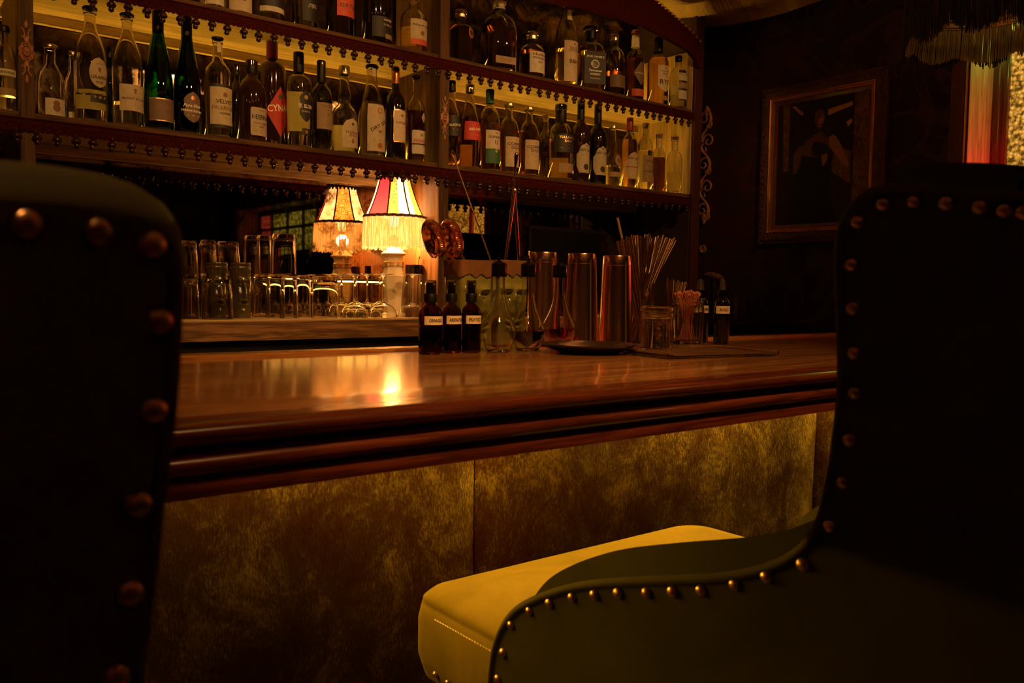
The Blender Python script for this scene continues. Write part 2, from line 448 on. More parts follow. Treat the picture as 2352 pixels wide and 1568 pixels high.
# hammered amber glass lit from the street side
def lit_glass(name, c_lo, c_hi, strength, scale=70.0):
    mt = bpy.data.materials.new(name); mt.use_nodes = True; nt = mt.node_tree
    nt.nodes.remove(nt.nodes['Principled BSDF'])
    tc = nt.nodes.new('ShaderNodeTexCoord'); vo = nt.nodes.new('ShaderNodeTexVoronoi'); vo.feature = 'SMOOTH_F1'
    vo.inputs['Scale'].default_value = scale
    nt.links.new(tc.outputs['Object'], vo.inputs['Vector'])
    n, _ = nz(nt, (1, 1, 1), scale * 1.7, 3.0, 0.7, 1.0)
    mx = nt.nodes.new('ShaderNodeMath'); mx.operation = 'MULTIPLY'
    nt.links.new(vo.outputs['Distance'], mx.inputs[0]); nt.links.new(n.outputs['Fac'], mx.inputs[1])
    r = ramp(nt, mx.outputs[0], [(0.05, c_hi), (0.16, tuple(0.55 * b2 for b2 in c_hi)), (0.30, c_lo)])
    e = nt.nodes.new('ShaderNodeEmission'); e.inputs[1].default_value = strength
    nt.links.new(r.outputs[0], e.inputs[0])
    g = nt.nodes.new('ShaderNodeBsdfGlossy'); g.inputs[0].default_value = (0.05, 0.05, 0.05, 1); g.inputs[1].default_value = 0.2
    ad = nt.nodes.new('ShaderNodeAddShader'); nt.links.new(e.outputs[0], ad.inputs[0]); nt.links.new(g.outputs[0], ad.inputs[1])
    nt.links.new(ad.outputs[0], nt.nodes['Material Output'].inputs[0])
    return mt
M['winglass'] = lit_glass('hammered_amber_window_glass', (0.09, 0.036, 0.002), (1.0, 0.46, 0.06), 1.1)
M['wingreen'] = lit_glass('green_gold_window_glass', (0.05, 0.05, 0.004), (0.60, 0.46, 0.06), 0.55, 30)
M['winred'] = lit_glass('red_window_glass', (0.12, 0.01, 0.006), (0.5, 0.06, 0.035), 0.7, 30)
def window(idx, w_, mull, pane_mats, rails=()):
    y0, y1, z0, z1 = w_
    t = bpy.data.objects.new('window_%d' % idx, None); COL.objects.link(t); t.location = (XW, (y0 + y1) / 2, z0)
    struct(t)
    L = Vector(t.location)
    def B(name, mt, boxes, bev=0.002):
        mb = MB()
        for (a, b2, c, d, e, f) in boxes: mb.box(a - L.x, b2 - L.x, c - L.y, d - L.y, e - L.z, f - L.z)
        o = mb.build(name, mt, t)
        if bev: bevel(o, bev)
        return o
    cw = 0.055
    B('window_casing', M['trimwood'], [(XW - .022, XW + .001, y1 + .002, y1 + cw, z0 - cw, z1 + cw), (XW - .022, XW + .001, y0 - cw, y0 - .002, z0 - cw, z1 + cw),
       (XW - .022, XW + .001, y0 - .002, y1 + .002, z1 + .002, z1 + cw)])
    B('window_sill', M['trimwood'], [(XW - .05, XW + .2, y0 + .001, y1 - .001, z0 - .0, z0 + .025)])
    jt = 0.004
    B('window_jamb', M['jamb'], [(XW - .001, XW + .21, y1 - jt, y1 - .0005, z0, z1), (XW - .001, XW + .21, y0 + .0005, y0 + jt, z0, z1),
                        (XW - .001, XW + .21, y0 + jt, y1 - jt, z1 - jt, z1 - .0005)], 0)
    s0 = 0.018
    fr = [(XW + .205, XW + .235, y1 - .052, y1 - jt, z0, z1), (XW + .185, XW + .21, y1 - .03, y1 - jt, z0, z1), (XW + .205, XW + .235, y0 + jt, y0 + .045, z0, z1),
          (XW + .205, XW + .235, y0, y1, z1 - .05, z1 - jt), (XW + .205, XW + .235, y0, y1, z0, z0 + .06)]
    for ym in mull: fr.append((XW + .205, XW + .235, ym - .018, ym + .018, z0, z1))
    for (a, b2, z) in rails: fr.append((XW + .205, XW + .235, a, b2, z - .015, z + .015))
    B('window_sash', M['trimwood'], fr, 0.004)
    edges = [y0 + .02] + list(mull) + [y1 - .03]
    for k in range(len(edges) - 1):
        pm_ = pane_mats[k % len(pane_mats)]
        B('window_pane', pm_, [(XW + .222, XW + .228, edges[k], edges[k + 1], z0 + .03, z1 - .03)], 0)
window(1, W1, [0.98], [M['winglass']])
window(2, W2, [-2.42, -2.05, -1.70, -1.40, -1.12], [M['winred'], M['wingreen'], M['wingreen'], M['wingreen']], rails=[(W2[0], W2[1], 1.78)])
# coloured lamps of the window reveal
light('window_green_light', 'POINT', (XW + .05, 1.33, W1[3] - 0.035), 0.45, (0.22, 1.0, 0.14), 0.003)
light('window_red_light', 'POINT', (XW + .10, 1.28, 1.45), 6.0, (1.0, 0.02, 0.05), 0.004)
light('window_amber_light', 'POINT', (XW + .08, 1.15, 1.90), 0.6, (1.0, 0.42, 0.06), 0.004)

# ------------------------------------------------------------------ the bar counter
BX0, BX1 = -1.5, XW - 0.002
bar = thing('bar_counter', 'long bar counter with glossy brown wooden top and stepped dark red moulding over velvet front', 'bar counter', (0.6, 1.25, 0))
bl = Vector(bar.location)
def strip_profile(pts, x0, x1, n=2):
    """profile in (y, z) swept along X"""
    mb = MB()
    vs = [(x0 + (x1 - x0) * i / (n - 1) - bl.x, y - bl.y, z - bl.z) for i in range(n) for (y, z) in pts]
    k = len(pts); fs = []
    for i in range(n - 1):
        for j in range(k):
            j2 = (j + 1) % k
            fs.append((i * k + j, i * k + j2, (i + 1) * k + j2, (i + 1) * k + j))
    fs.append(tuple(range(k - 1, -1, -1))); fs.append(tuple((n - 1) * k + j for j in range(k)))
    mb.add(vs, fs)
    return mb
# glossy top, falling away gently to the front edge
mb = strip_profile([(1.575, ZC), (0.985, ZC), (0.95, ZC - .001), (0.925, ZC - .003), (0.90, ZC - .004), (0.90, ZC - .030), (1.575, ZC - .030)], BX0, BX1)
fixn(mb.build('counter_top', M['counter'], bar, sharp=50))
nose = []
for a in np.linspace(90, 262, 12):
    nose.append((0.868 + 0.021 * math.cos(R_(a)) - 0.0, ZC - .0155 + 0.0125 * math.sin(R_(a))))
prof = [(0.905, ZC - .0035)] + nose + [(0.872, ZC - .030)]
prof += [(0.868, ZC - .0325), (0.855, ZC - .036), (0.849, ZC - .040), (0.846, ZC - .046), (0.848, ZC - .052), (0.856, ZC - .056), (0.860, ZC - .058),
         (0.858, ZC - .060), (0.853, ZC - .0615), (0.850, ZC - .0635), (0.850, ZC - .0775), (0.856, ZC - .0785), (0.905, ZC - .0785)]
mb = strip_profile(prof, BX0, BX1)
fixn(mb.build('edge_moulding', M['mould'], bar, sharp=60))
mb = MB(); mb.box(BX0 - bl.x, BX1 - bl.x, 0.906 - bl.y, 1.70 - bl.y, ZC - .050 - bl.z, ZC - .031 - bl.z)
mb.build('underside_board', M['black'], bar)
# drip rail and bar mat channel along the back edge
mb = strip_profile([(1.576, ZC - .03), (1.576, ZC + .004), (1.58, ZC + .007), (1.588, ZC + .007), (1.592, ZC + .004), (1.592, ZC + .001), (1.60, ZC + .001), (1.60, ZC - .03)], BX0, BX1)
fixn(mb.build('rail_bead', M['counter'], bar))
M['hammer'] = noisy('hammered_brass_strip', (0.55, 0.33, 0.12), (0.75, 0.48, 0.18), 0.22, 120, bs=1.0, bd=0.004, metal=0.9)
mb = MB(); mb.box(BX0 - bl.x, BX1 - bl.x, 1.601 - bl.y, 1.70 - bl.y, ZC - .03 - bl.z, ZC + .002 - bl.z)
bevel(mb.build('hammered_rail_mat', M['hammer'], bar), .003)
# velvet covered front, in padded panels meeting at seams
PY = 1.30
seams = [-1.5, -0.05, 0.949, 2.10, XW - .004]
for k in range(len(seams) - 1):
    a, b2 = seams[k], seams[k + 1]
    mb = MB()
    def fn(u, v, a=a, b2=b2):
        x = a + 0.001 + (b2 - a - .002) * u
        d = min(u, 1 - u) * (b2 - a)
        y = PY - 0.020 * (1 - math.exp(-d / 0.05)) - 0.004 * math.sin(7 * x + 3 * v) * math.sin(5 * v)
        return (x - bl.x, y - bl.y, 0.12 + (ZC - .051 - 0.12) * v)
    mb.grid(fn, 60, 40)
    mb.build('velvet_panel', M['crushed'], bar)
mb = MB(); mb.box(BX0 - bl.x, BX1 - bl.x, PY + .003 - bl.y, 1.36 - bl.y, 0.10, ZC - .051); mb.box(BX0 - bl.x, BX1 - bl.x, 1.34 - bl.y, 1.40 - bl.y, 0, 0.11)
mb.build('backing_board', M['black'], bar)
mb = MB(); mb.box(0.10 - bl.x, BX1 - bl.x, 1.2655 - bl.y, 1.2740 - bl.y, ZC - .0595, ZC - .0515)
mb.build('led_strip', M['led_bar'], bar)

# ------------------------------------------------------------------ back bar: worktop, shelves, posts, mirror, valance
bb = thing('back_bar_unit', 'dark wooden back bar with lit bottle shelves, carved posts and mirror behind', 'shelving', (1.7, 2.7, 0))
L = Vector(bb.location)
def bx(name, mat, x0, x1, y0, y1, z0, z1, parent=bb, bev=0.002):
    mb = MB(); mb.box(x0 - L.x, x1 - L.x, y0 - L.y, y1 - L.y, z0, z1)
    o = mb.build(name, mat, parent)
    if bev: bevel(o, bev)
    return o
XA, XE = -1.3, 3.04
ZW = CZ - .102            # worktop
Z1, Z2 = CZ + .446, CZ + .822
bx('worktop', M['cabwood'], XA, 3.10, 2.50, 2.93, ZW - .060, ZW)
bx('base_cabinet', M['black'], XA, 3.10, 2.53, 2.93, 0, ZW - .061)
for zz in (Z1, Z2):
    sh_ = bx('shelf', M['shelfwood'], XA, XE, YB, YM - .012, zz - .027, zz - .0012)
    bx('shelf_lining', M['palewood'], XA, XE, YB + .014, YM - .013, zz - .0011, zz, parent=sh_, bev=0)
    bx('shelf_lining', M['palewood'], XA, XE, YB + .012, YM - .013, zz - .0295, zz - .0275, parent=sh_, bev=0)
    bx('back_rail', M['palewood'], XA, XE, YM - .026, YM - .008, zz - .060, zz - .030)
    bx('led_strip', M['led'], XA, XE, YM - .045, YM - .035, zz + .001, zz + .007, parent=sh_, bev=0)
bx('top_board', M['black'], XA, XE, YB + .001, YM - .012, 2.51, 2.53)
lz = onY(835, 648, 2.885).z
bx('added_led_shield', M['black'], XA, 1.684, YM - .030, YM - .001, lz + .004, lz + .012)  # board added above the low strip to block its upward light
bx('led_strip', M['led_low'], 1.20, 1.683, YM - .016, YM - .008, lz - .001, lz + .0035, bev=0)
# mirror
bx('mirror_glass', M['mirror'], XA, XE, YM, YM + .006, ZW + .001, Z1 - .031, bev=0)
bx('mirror_glass', M['mirrordim'], XA, XE, YM, YM + .006, Z1 - .030, 2.60, bev=0)
# posts
POSTS = []
for (a, b2) in ((0.392, 0.427), (1.684, 1.723)):
    po_ = bx('post', M['postwood'], a, b2, YB - .012, YB - .0005, ZW + .001, 2.5); POSTS.append(po_)
    bx('partition', M['partwood'], a + .008, b2 - .008, YB, YM - .001, ZW + .001, Z1 - .0300)
    bx('partition', M['postwood'], a + .008, b2 - .008, YB, YM - .046, Z1 + .0005, Z2 - .0300)
    bx('partition', M['postwood'], a + .008, b2 - .008, YB, YM - .046, Z2 + .0005, 2.5)
bx('end_panel', M['palewoodz'], XE, XE + .012, YB, YM, Z1 + .001, 2.285)
bx('end_panel', M['walldark'], XE, XE + .012, YB, YM, ZW + .001, Z1 - .0275)
bx('end_stile', M['redvelvet'], XE + .001, XE + .056, YB - .015, YB - .0005, ZW + .001, 2.5)
bx('end_stile_side', M['walldark'], XE + .0125, 3.10, YB, 2.93, ZW + .001, 2.5)
# arched valance over the right bay
mb = MB()
inner = [(1592, 140), (1575, 118), (1536, 96), (1480, 66), (1400, 40), (1330, 22), (1230, 3)]
ip = [onY(x, y, YB - .016) for x, y in inner]
ip = [(p.x, p.z) for p in ip] + [(1.9, CZ + 1.085), (1.724, CZ + 1.07)]
poly = ip + [(1.724, 2.52)] + [(2.55, 2.52), (2.75, 2.435), (2.90, 2.385), (3.0, 2.345), (3.055, 2.315), (3.055, CZ + 1.0), (3.042, CZ + 1.0)]
mb.prism(poly, lambda u, v, t: (u - L.x, t - L.y, v), YB - .034, YB - .016)
fixn(mb.build('arched_valance', M['redbraid'], bb))
mb = MB()
edge = [(2.60, 2.505), (2.75, 2.435), (2.90, 2.385), (3.0, 2.345), (3.052, 2.318)]
for k in range(len(edge) - 1):
    a, b2 = Vector(edge[k]), Vector(edge[k + 1]); nn = max(1, int((b2 - a).length / .022))
    for q in range(nn):
        p = a.lerp(b2, (q + .5) / nn)
        mb.lathe([(0, -.009), (.006, -.006), (.008, 0), (.006, .006), (0, .009)], 8, (p.x - L.x, YB - .038 - L.y, p.y - .008))
mb.build('gilt_stud_edging', M['brass'], bb)
# carved ornaments
def spiral(mb, c, s, turns, r0, flip=1, th=.0022, rot=0.0, pl=lambda u, v: (u, 0, v), n=26):
    pts = []
    for i in range(n):
        t = i / (n - 1); a = rot + flip * turns * 2 * PI * t; r = r0 * (1 - .82 * t) * s
        pts.append(pl(c[0] + r * math.cos(a), c[1] + r * math.sin(a)))
    mb.tube(pts, [th * (1 - .4 * i / (n - 1)) for i in range(n)], 7)
def appliques(name, cx, zc, H, parent):
    """oval rosette with leaves and scrolls above and below, on a post face"""
    mb = MB(); y = YB - .0135 - L.y
    def P(u, v): return (cx - L.x + u, y, zc + v)
    s = H / 0.172
    mb.grid(lambda u, v: (cx - L.x + (.0085 + .0015 * math.sin(PI * v)) * s * math.cos(2 * PI * u) * (0.55 + .45 * v), y - .003 * math.sin(PI * v), zc + .0125 * s * math.sin(2 * PI * u) * (0.55 + .45 * v)), 28, 5, closeu=True)
    mb.tube([P(.0115 * s * math.cos(a), .0165 * s * math.sin(a)) for a in np.linspace(0, 2 * PI, 29)], .0020 * s, 6, cap=False)
    mb.tube([P((.0155 + .0012 * math.cos(9 * a)) * s * math.cos(a), (.0222 + .0012 * math.cos(9 * a)) * s * math.sin(a)) for a in np.linspace(0, 2 * PI, 73)], .0024 * s, 6, cap=False)
    for k in range(12):
        a = 2 * PI * k / 12
        mb.tube([P(.002 * s * math.cos(a), .003 * s * math.sin(a)), P(.0075 * s * math.cos(a), .011 * s * math.sin(a))], [.0009 * s, .0018 * s], 6)
    mb.lathe([(0, -.003), (.003 * s, 0), (0, .003)], 10, P(0, 0))
    for sg in (1, -1):
        for fl in (1, -1):
            pts = [P(fl * q[0] * s, sg * q[1] * s) for q in ((.003, .026), (.0045, .036), (.0035, .046), (.007, .056), (.0105, .061), (.0115, .056), (.008, .055))]
            mb.tube(pts, [.0022 * s, .002 * s, .0018 * s, .0018 * s, .0016 * s, .0016 * s, .001 * s], 6)
            pts = [P(fl * q[0] * s, sg * q[1] * s) for q in ((.003, .046), (.006, .038), (.0105, .034), (.0125, .039), (.009, .040))]
            mb.tube(pts, [.0014 * s] * 4 + [.001 * s], 6)
        for (z0, z1, w) in ((.022, .040, .0055), (.058, .082, .0042)):
            mb.grid(lambda u, v, z0=z0, z1=z1, w=w: (cx - L.x + (u - .5) * 2 * w * s * math.sin(PI * min(1, v * .9 + .1)), y - .0035 * math.cos((u - .5) * PI), zc + sg * s * (z0 + (z1 - z0) * v)), 7, 9)
    return mb.build(name, M['carved'], parent)
appliques('carved_rosette_applique', 0.4095, onY(62, 122, YB).z, onY(62, 45, YB).z - onY(62, 200, YB).z, POSTS[0])
appliques('carved_rosette_applique', 1.7035, onY(1018, 272, YB).z, onY(1018, 218, YB).z - onY(1018, 327, YB).z, POSTS[1])

# beaded braid trims hanging on the shelf fronts
bead_me = None
def bead_mesh():
    mb = MB()
    mb.lathe([(0, .002), (.0012, .001), (.0012, -.006), (.005, -.008), (.0062, -.0105), (.0045, -.0125), (.0075, -.0145), (.0110, -.018), (.0125, -.0225), (.0105, -.0265),
              (.0060, -.0285), (.0072, -.0315), (.0068, -.038), (.004, -.0405), (0, -.041)], 16)
    return mb.mesh('bead_pendant', [M['bead']], 50)
bead_me = bead_mesh()
def beaded_trim(z, x0, x1, label, off=0.0, step=.0459):
    t = thing('beaded_trim', label, 'trim', ((x0 + x1) / 2, YB - .004, z - .022), group='beaded braid trims on the shelf fronts')
    Lt = Vector(t.location); mb = MB()
    n = int((x1 - x0) / .004)
    def fn(u, v):
        x = x0 + (x1 - x0) * u
        sc = .0035 * abs(math.sin(x * PI / .0115)) + .0012 * math.sin(x * 431)
        zb = z - .052 - sc
        zt = z - .020
        zz = zt + (zb - zt) * v
        return (x - Lt.x, YB - .0165 - .003 * math.sin(PI * v) - .0008 * math.sin(x * 900 + v * 9) - Lt.y, zz - Lt.z)
    mb.grid(fn, n, 7)
    for zz in (-.021, -.036):
        mb.tube([(x0 - Lt.x, YB - .0185 - Lt.y, z + zz - Lt.z), (x1 - Lt.x, YB - .0185 - Lt.y, z + zz - Lt.z)], .0022, 6)
    md = mb.build('braid', M['redbraid'], t)
    x = x0 + .012 + off
    while x < x1 - .005:
        o = link('bead_pendant', bead_me, t, (x - Lt.x + random.uniform(-.002, .002), YB - .018 - Lt.y, z - .030 - Lt.z - .010 + random.uniform(-.002, .002) - .004))
        o.rotation_euler = (random.uniform(-.12, .12), random.uniform(-.12, .12), random.uniform(0, 3))
        x += step
    return t
beaded_trim(Z2, 0.05, XE, 'dark red braid with hanging beads along the upper lit shelf edge')
beaded_trim(Z1, 0.05, XE, 'dark red braid with hanging beads along the middle shelf edge, above the table lamp')

# pierced scroll carving and small rosette on the right wall
def wall_scroll():
    t = thing('carved_scroll_ornament', 'pierced gilt scroll carving hanging upright beside the bottle shelves', 'wall ornament', (XW - .014, onX(1625, 380, XW).y, onX(1625, 380, XW).z))
    a, b2 = onX(1625, 244, XW), onX(1628, 510, XW); H = (a.z - b2.z); s = H / 6.6
    mb = MB()
    pl = lambda u, v: (0, -u * s, v * s)
    for k in range(5):
        z = 2.6 - 1.3 * k; f = 1 if k % 2 == 0 else -1
        pts = [pl(f * .36 * math.sin(PI * q) - .08, z - 1.35 * (q - .5)) for q in np.linspace(0, 1, 14)]
        mb.tube(pts, [.075 * s * (0.7 + .6 * math.sin(PI * i / 13)) for i in range(14)], 7)
        spiral(mb, (f * -.14, z + .05), 1.0, 1.25, .42, f, .07 * s, rot=(0 if f > 0 else PI), pl=pl)
        spiral(mb, (f * .12, z - .35), 1.0, 1.0, .30, -f, .055 * s, rot=(PI / 2), pl=pl)
    for sg in (1, -1):
        mb.grid(lambda u, v, sg=sg: (-.006 * math.cos((u - .5) * PI), -(u - .5) * .5 * s * math.sin(PI * (v * .85 + .15)), sg * (2.75 + .6 * v) * s), 7, 8)
    o = mb.build('scrollwork', M['carved'], t)
wall_scroll()
p = onX(1616, 572, XW)
mb = MB(); s = .020
for k in range(12):
    a = 2 * PI * k / 12
    mb.tube([(0, s * .25 * math.cos(a), s * .25 * math.sin(a)), (-.003, s * .8 * math.cos(a), s * .8 * math.sin(a))], [.0015, .0042], 7)
mb.tube([(0, s * math.cos(a), s * math.sin(a)) for a in np.linspace(0, 2 * PI, 30)], .0018, 6, cap=False)
mb.lathe([(0, -.005), (.005, 0), (0, .005)], 10)
tag(mb.build('carved_rosette', M['carved'], None, (XW - .006, p.y, p.z)), 'small round carved rosette on the dark wall above the dropper bottles', 'wall ornament')

# ------------------------------------------------------------------ bottles
PROF = {
 'bell': [(0, 0), (.90, 0), (.98, .012), (1, .03), (1, .50), (.985, .56), (.88, .64), (.66, .73), (.46, .80), (.36, .86), (.34, .95), (.41, .953), (.41, .985), (.34, .99), (.34, 1)],
 'flute': [(0, 0), (.92, 0), (1, .015), (1, .36), (.96, .45), (.82, .58), (.62, .70), (.45, .80), (.36, .88), (.33, .97), (.38, .972), (.38, 1)],
 'wine': [(0, 0), (.92, 0), (1, .015), (1, .58), (.97, .63), (.80, .69), (.50, .735), (.38, .77), (.36, .80), (.36, .96), (.41, .963), (.41, 1)],
 'spirit': [(0, 0), (.92, 0), (1, .015), (1, .60), (.98, .65), (.86, .70), (.60, .745), (.42, .78), (.36, .82), (.34, .95), (.40, .953), (.40, .98), (.36, 1)],
 'round': [(0, 0), (.90, 0), (1, .02), (1, .56), (.97, .64), (.86, .71), (.66, .765), (.44, .80), (.36, .83), (.36, .95), (.42, .955), (.42, 1)],
 'bulb': [(0, 0), (.92, 0), (1, .015), (1, .40), (.97, .46), (.80, .52), (.52, .565), (.44, .60), (.50, .65), (.52, .69), (.44, .74), (.38, .80), (.36, .95), (.42, .955), (.42, 1)],
 'high': [(0, 0), (.92, 0), (1, .02), (1, .66), (.97, .71), (.82, .745), (.52, .77), (.38, .785), (.37, .95), (.42, .955), (.42, 1)],
 'squat': [(0, 0), (.92, 0), (1, .02), (1, .56), (.97, .62), (.84, .69), (.60, .74), (.42, .765), (.40, .78), (.40, .93), (.50, .935), (.50, 1)],
 'taper': [(0, 0), (.92, 0), (1, .015), (1, .42), (.93, .52), (.74, .63), (.54, .73), (.42, .82), (.37, .90), (.36, .97), (.42, .972), (.42, 1)],
 'cone': [(0, 0), (.94, 0), (1, .015), (.97, .25), (.93, .50), (.80, .62), (.56, .70), (.42, .76), (.38, .95), (.44, .955), (.44, 1)],
 'dome': [(0, 0), (.92, 0), (1, .02), (1, .50), (.98, .60), (.90, .69), (.74, .76), (.52, .81), (.36, .84), (.33, .88), (.33, .96), (.40, .963), (.40, 1)],
}
def rat(prof, z):
    for (r0, z0), (r1, z1) in zip(prof[1:], prof[2:]):
        if z0 <= z <= z1 and z1 > z0: return r0 + (r1 - r0) * (z - z0) / (z1 - z0)
    return prof[-1][0]
def sqr(a, sq):
    if sq == 2.0: return 1.0
    return (abs(math.cos(a)) ** sq + abs(math.sin(a)) ** sq) ** (-1.0 / sq)
def label_mesh(prof, R, H, z0, z1, half, mats, shape='rect', texts=(), ang=0.0, off=.0006, sq=2.0, rims=(), nu=20, nv=14, bars=(), bump_=0.0):
    """label wrapped on the bottle; half = half width in metres; texts: (string, v 0..1, width frac, mi, [height m], [shear]); bars: (v0, v1, mi)"""
    mb = MB(); A0 = -PI / 2 + ang
    Rr = R * max(p[0] for p in prof)
    def pt(u, z, o=off):
        a = A0 + u / (Rr if Rr > 1e-6 else 1)
        r = R * rat(prof, z / H) + o
        if sq != 2.0 and abs(u) < Rr * 1.0:
            # flat face of a square bottle
            uu = u; return (uu, -(R * rat(prof, z / H)) - o, z)
        return (r * math.cos(a), r * math.sin(a), z)
    def hw(v):
        if shape == 'rect': return half
        if shape == 'oval': return half * math.sqrt(max(0, 1 - (2 * v - 1) ** 2))
        if shape == 'diamond': return half * (1 - abs(2 * v - 1))
        if shape == 'arch': return half * (1 if v < .6 else math.sqrt(max(0, 1 - ((v - .6) / .4) ** 2)))
        if shape == 'shield': return half * (min(1, .72 + v * 1.2) if v < .25 else (1 if v < .62 else math.sqrt(max(0, 1 - ((v - .62) / .38) ** 2)) * .8 + .0))
        if shape == 'badge': return half * (0.30 + .7 * math.sin(PI * min(1, max(0, v))) ** .5 - .12 * math.cos(4 * PI * v) - .15)
        if shape == 'point': return half * (min(1, v / .2))
        if shape == 'round4': return half * (1 if .07 < v < .93 else .94)
        return half
    h_ = z1 - z0
    mb.grid(lambda u, v: pt((2 * u - 1) * hw(v), z0 + h_ * v), nu, nv, 0)
    for (v0, v1, mi) in bars:
        mb.grid(lambda u, v: pt((2 * u - 1) * hw(v0 + (v1 - v0) * v) * .995, z0 + h_ * (v0 + (v1 - v0) * v), off + .0003), nu, 4, mi)
    for tx in texts:
        s_, v, wf, mi = tx[:4]; ht = tx[4] if len(tx) > 4 else None; sh = tx[5] if len(tx) > 5 else 0.0; rot = tx[6] if len(tx) > 6 else 0
        def f3(x, y, v=v, rot=rot):
            if rot: x, y = x * math.cos(rot) - y * math.sin(rot), x * math.sin(rot) + y * math.cos(rot)
            return pt(x, z0 + h_ * v + y, off + .0006)
        if s_ == '*':      # a round seal
            n = 18; r_ = wf * half
            vs = [f3(0, 0)] + [f3(r_ * math.cos(2 * PI * k / n), r_ * math.sin(2 * PI * k / n)) for k in range(n)]
            mb.add(vs, [(0, 1 + k, 1 + (k + 1) % n) for k in range(n)], mi)
        elif s_ == '~':    # lines of small print
            for q in range(int(ht)):
                w_ = half * wf * random.uniform(.75, 1)
                mb.add([f3(-w_, -.0022 * q), f3(0, -.0022 * q), f3(w_, -.0022 * q), f3(w_, -.0022 * q - .0007), f3(0, -.0022 * q - .0007), f3(-w_, -.0022 * q - .0007)], [(0, 1, 4, 5), (1, 2, 3, 4)], mi)
        else:
            flat_text(mb, s_, 2 * half * wf, f3, mi, ht, sh)
    return mb.mesh('label', mats, 60)
def bottle(cx, top, w, label, kind='spirit', glassm='glass', liq='l_clear', fill=.6, cap=('black', .10), labels=(), Y=2.63, z=None, sq=2.0, neck=None, ribs=False, seg=36, capr=1.06, solid=False, name='liquor_bottle', group=None):
    zb = (Z1 if z is None else z) + .0008
    p = onY(cx, top + 60, Y); tp = onY(cx, top, Y)
    H = tp.z - zb; R = w / 2 * depth(p) / FPX
    if p.x + R > XE - .003: p.x = XE - .003 - R
    if Y - R < YB + .004: Y = YB + .004 + R
    va = math.atan2(p.x, Y)                                   # bottles of the right bay are turned a little towards the room
    t = thing(name, label, 'bottle', (p.x, Y, zb), random.uniform(-.05, .05) - max(0, va - R_(25)), group)
    prof = PROF[kind]
    caph = cap[1] * H; Hg = H - (0.25 * caph if cap[0] == 'cork' else .003)
    pts = [(r * R, zz * Hg) for r, zz in prof]
    mb = MB()
    k = 1.0 if sq == 2.0 else 1.0
    mb.lathe(pts, seg, sq=sq)
    wall = .0028
    opaque = M[glassm].node_tree.nodes['Principled BSDF'].inputs['Transmission Weight'].default_value < .5
    if not opaque:
        inn = [(0, .007)] + [(max(.002, r - wall), max(zz, .007) - (.001 if zz > .9 * Hg else 0)) for r, zz in pts[2:]]
        inn = [inn[0], (inn[1][0] * .93, .007)] + [(r, max(zz, .0095)) for r, zz in inn[1:]]
        mb2 = MB(); mb2.lathe(inn[::-1][0:] , seg, sq=sq)
        # join the inside and the outside at the lip
        o = len(mb.v); mb.v += mb2.v; mb.f += [tuple(i + o for i in f) for f in mb2.f]; mb.mi += mb2.mi; mb.fl += mb2.fl
        last = len(pts) - 1
        a = o - seg; b_ = o
        for q in range(seg):
            q2 = (q + 1) % seg
            mb.f.append((a + q, a + q2, b_ + q2, b_ + q)); mb.mi.append(0); mb.fl.append(True)
    else:
        mb.f.append(tuple(len(mb.v) - seg + q for q in range(seg))); mb.mi.append(0); mb.fl.append(False)
    g = mb.build('glass_body', M[glassm], t, sharp=45)
    if fill and not opaque:
        zf = fill * Hg
        lp = [(0, .0075), (inn[1][0] - .0004, .0075)]
        for (r, zz) in inn[2:]:
            if zz < zf and zz > lp[-1][1] + .0001: lp.append((r - .0004, zz))
        rr = R * rat(prof, fill) - wall - .0004
        lp += [(rr, zf), (0, zf)]
        mb = MB(); mb.lathe(lp, seg, sq=sq); mb.build('liquid', M[liq], t, sharp=30)
    # cap
    rn = R * rat(prof, 1 - cap[1] * .6) * capr + .0008
    if cap[1] > 0:
        if cap[0] == 'cork':
            mb = MB(); mb.lathe([(0, H - caph), (rn * .62, H - caph), (rn * .72, Hg - .001), (rn * .72, Hg + .0005), (rn * 1.05, Hg + .001), (rn * 1.05, H - .002), (rn * .9, H), (0, H)], 20)
            mb.build('cork_stopper', [M['cork']], t)
        else:
            zc0 = H - caph
            mb = MB(); mb.lathe([(rn * .98, zc0), (rn, zc0 + .001), (rn, H - .004), (rn * .96, H - .001), (rn * .85, H + .0008), (0, H + .0008)], 24)
            if cap[1] < .14:
                mb.lathe([(rn * 1.03, zc0 + .002), (rn * 1.05, zc0 + .004), (rn * 1.03, zc0 + .006)], 24)
            mb.build('bottle_cap', M[cap[0]], t)
            if len(cap) > 2:
                c2, f0, f1 = cap[2]
                mb = MB(); rr = R * rat(prof, f0) * 1.02 + .0012
                mb.lathe([(rr - .0008, f0 * H), (rr, f0 * H + .0005), (R * rat(prof, f1) * 1.02 + .0012, f1 * H)], 24); mb.build('neck_foil', M[c2], t)
    nm = 0
    for l in labels:
        kw = dict(l); z0, z1, half = kw.pop('z0'), kw.pop('z1'), kw.pop('half'); ms = [M[q] for q in kw.pop('mats')]
        nme = kw.pop('name', 'front_label'); lab = kw.pop('lab', None)
        me = label_mesh(prof, R, Hg, z0 * Hg, z1 * Hg, half * R, ms, sq=sq, **kw)
        lo = link(nme, me, t)
        if lab: lo['label'] = lab
    return t
def LB(z0, z1, half, mats, texts=(), **kw):
    return dict(z0=z0, z1=z1, half=half, mats=mats, texts=texts, **kw)
def back(z0, z1, half=1.0, m_='p_white'):
    return dict(z0=z0, z1=z1, half=half, mats=[m_], ang=PI, name='back_label')
INK = ['p_cream', 'ink', 'inkred', 'inkbrown', 'p_black', 'inkwhite']
Yf = 2.62
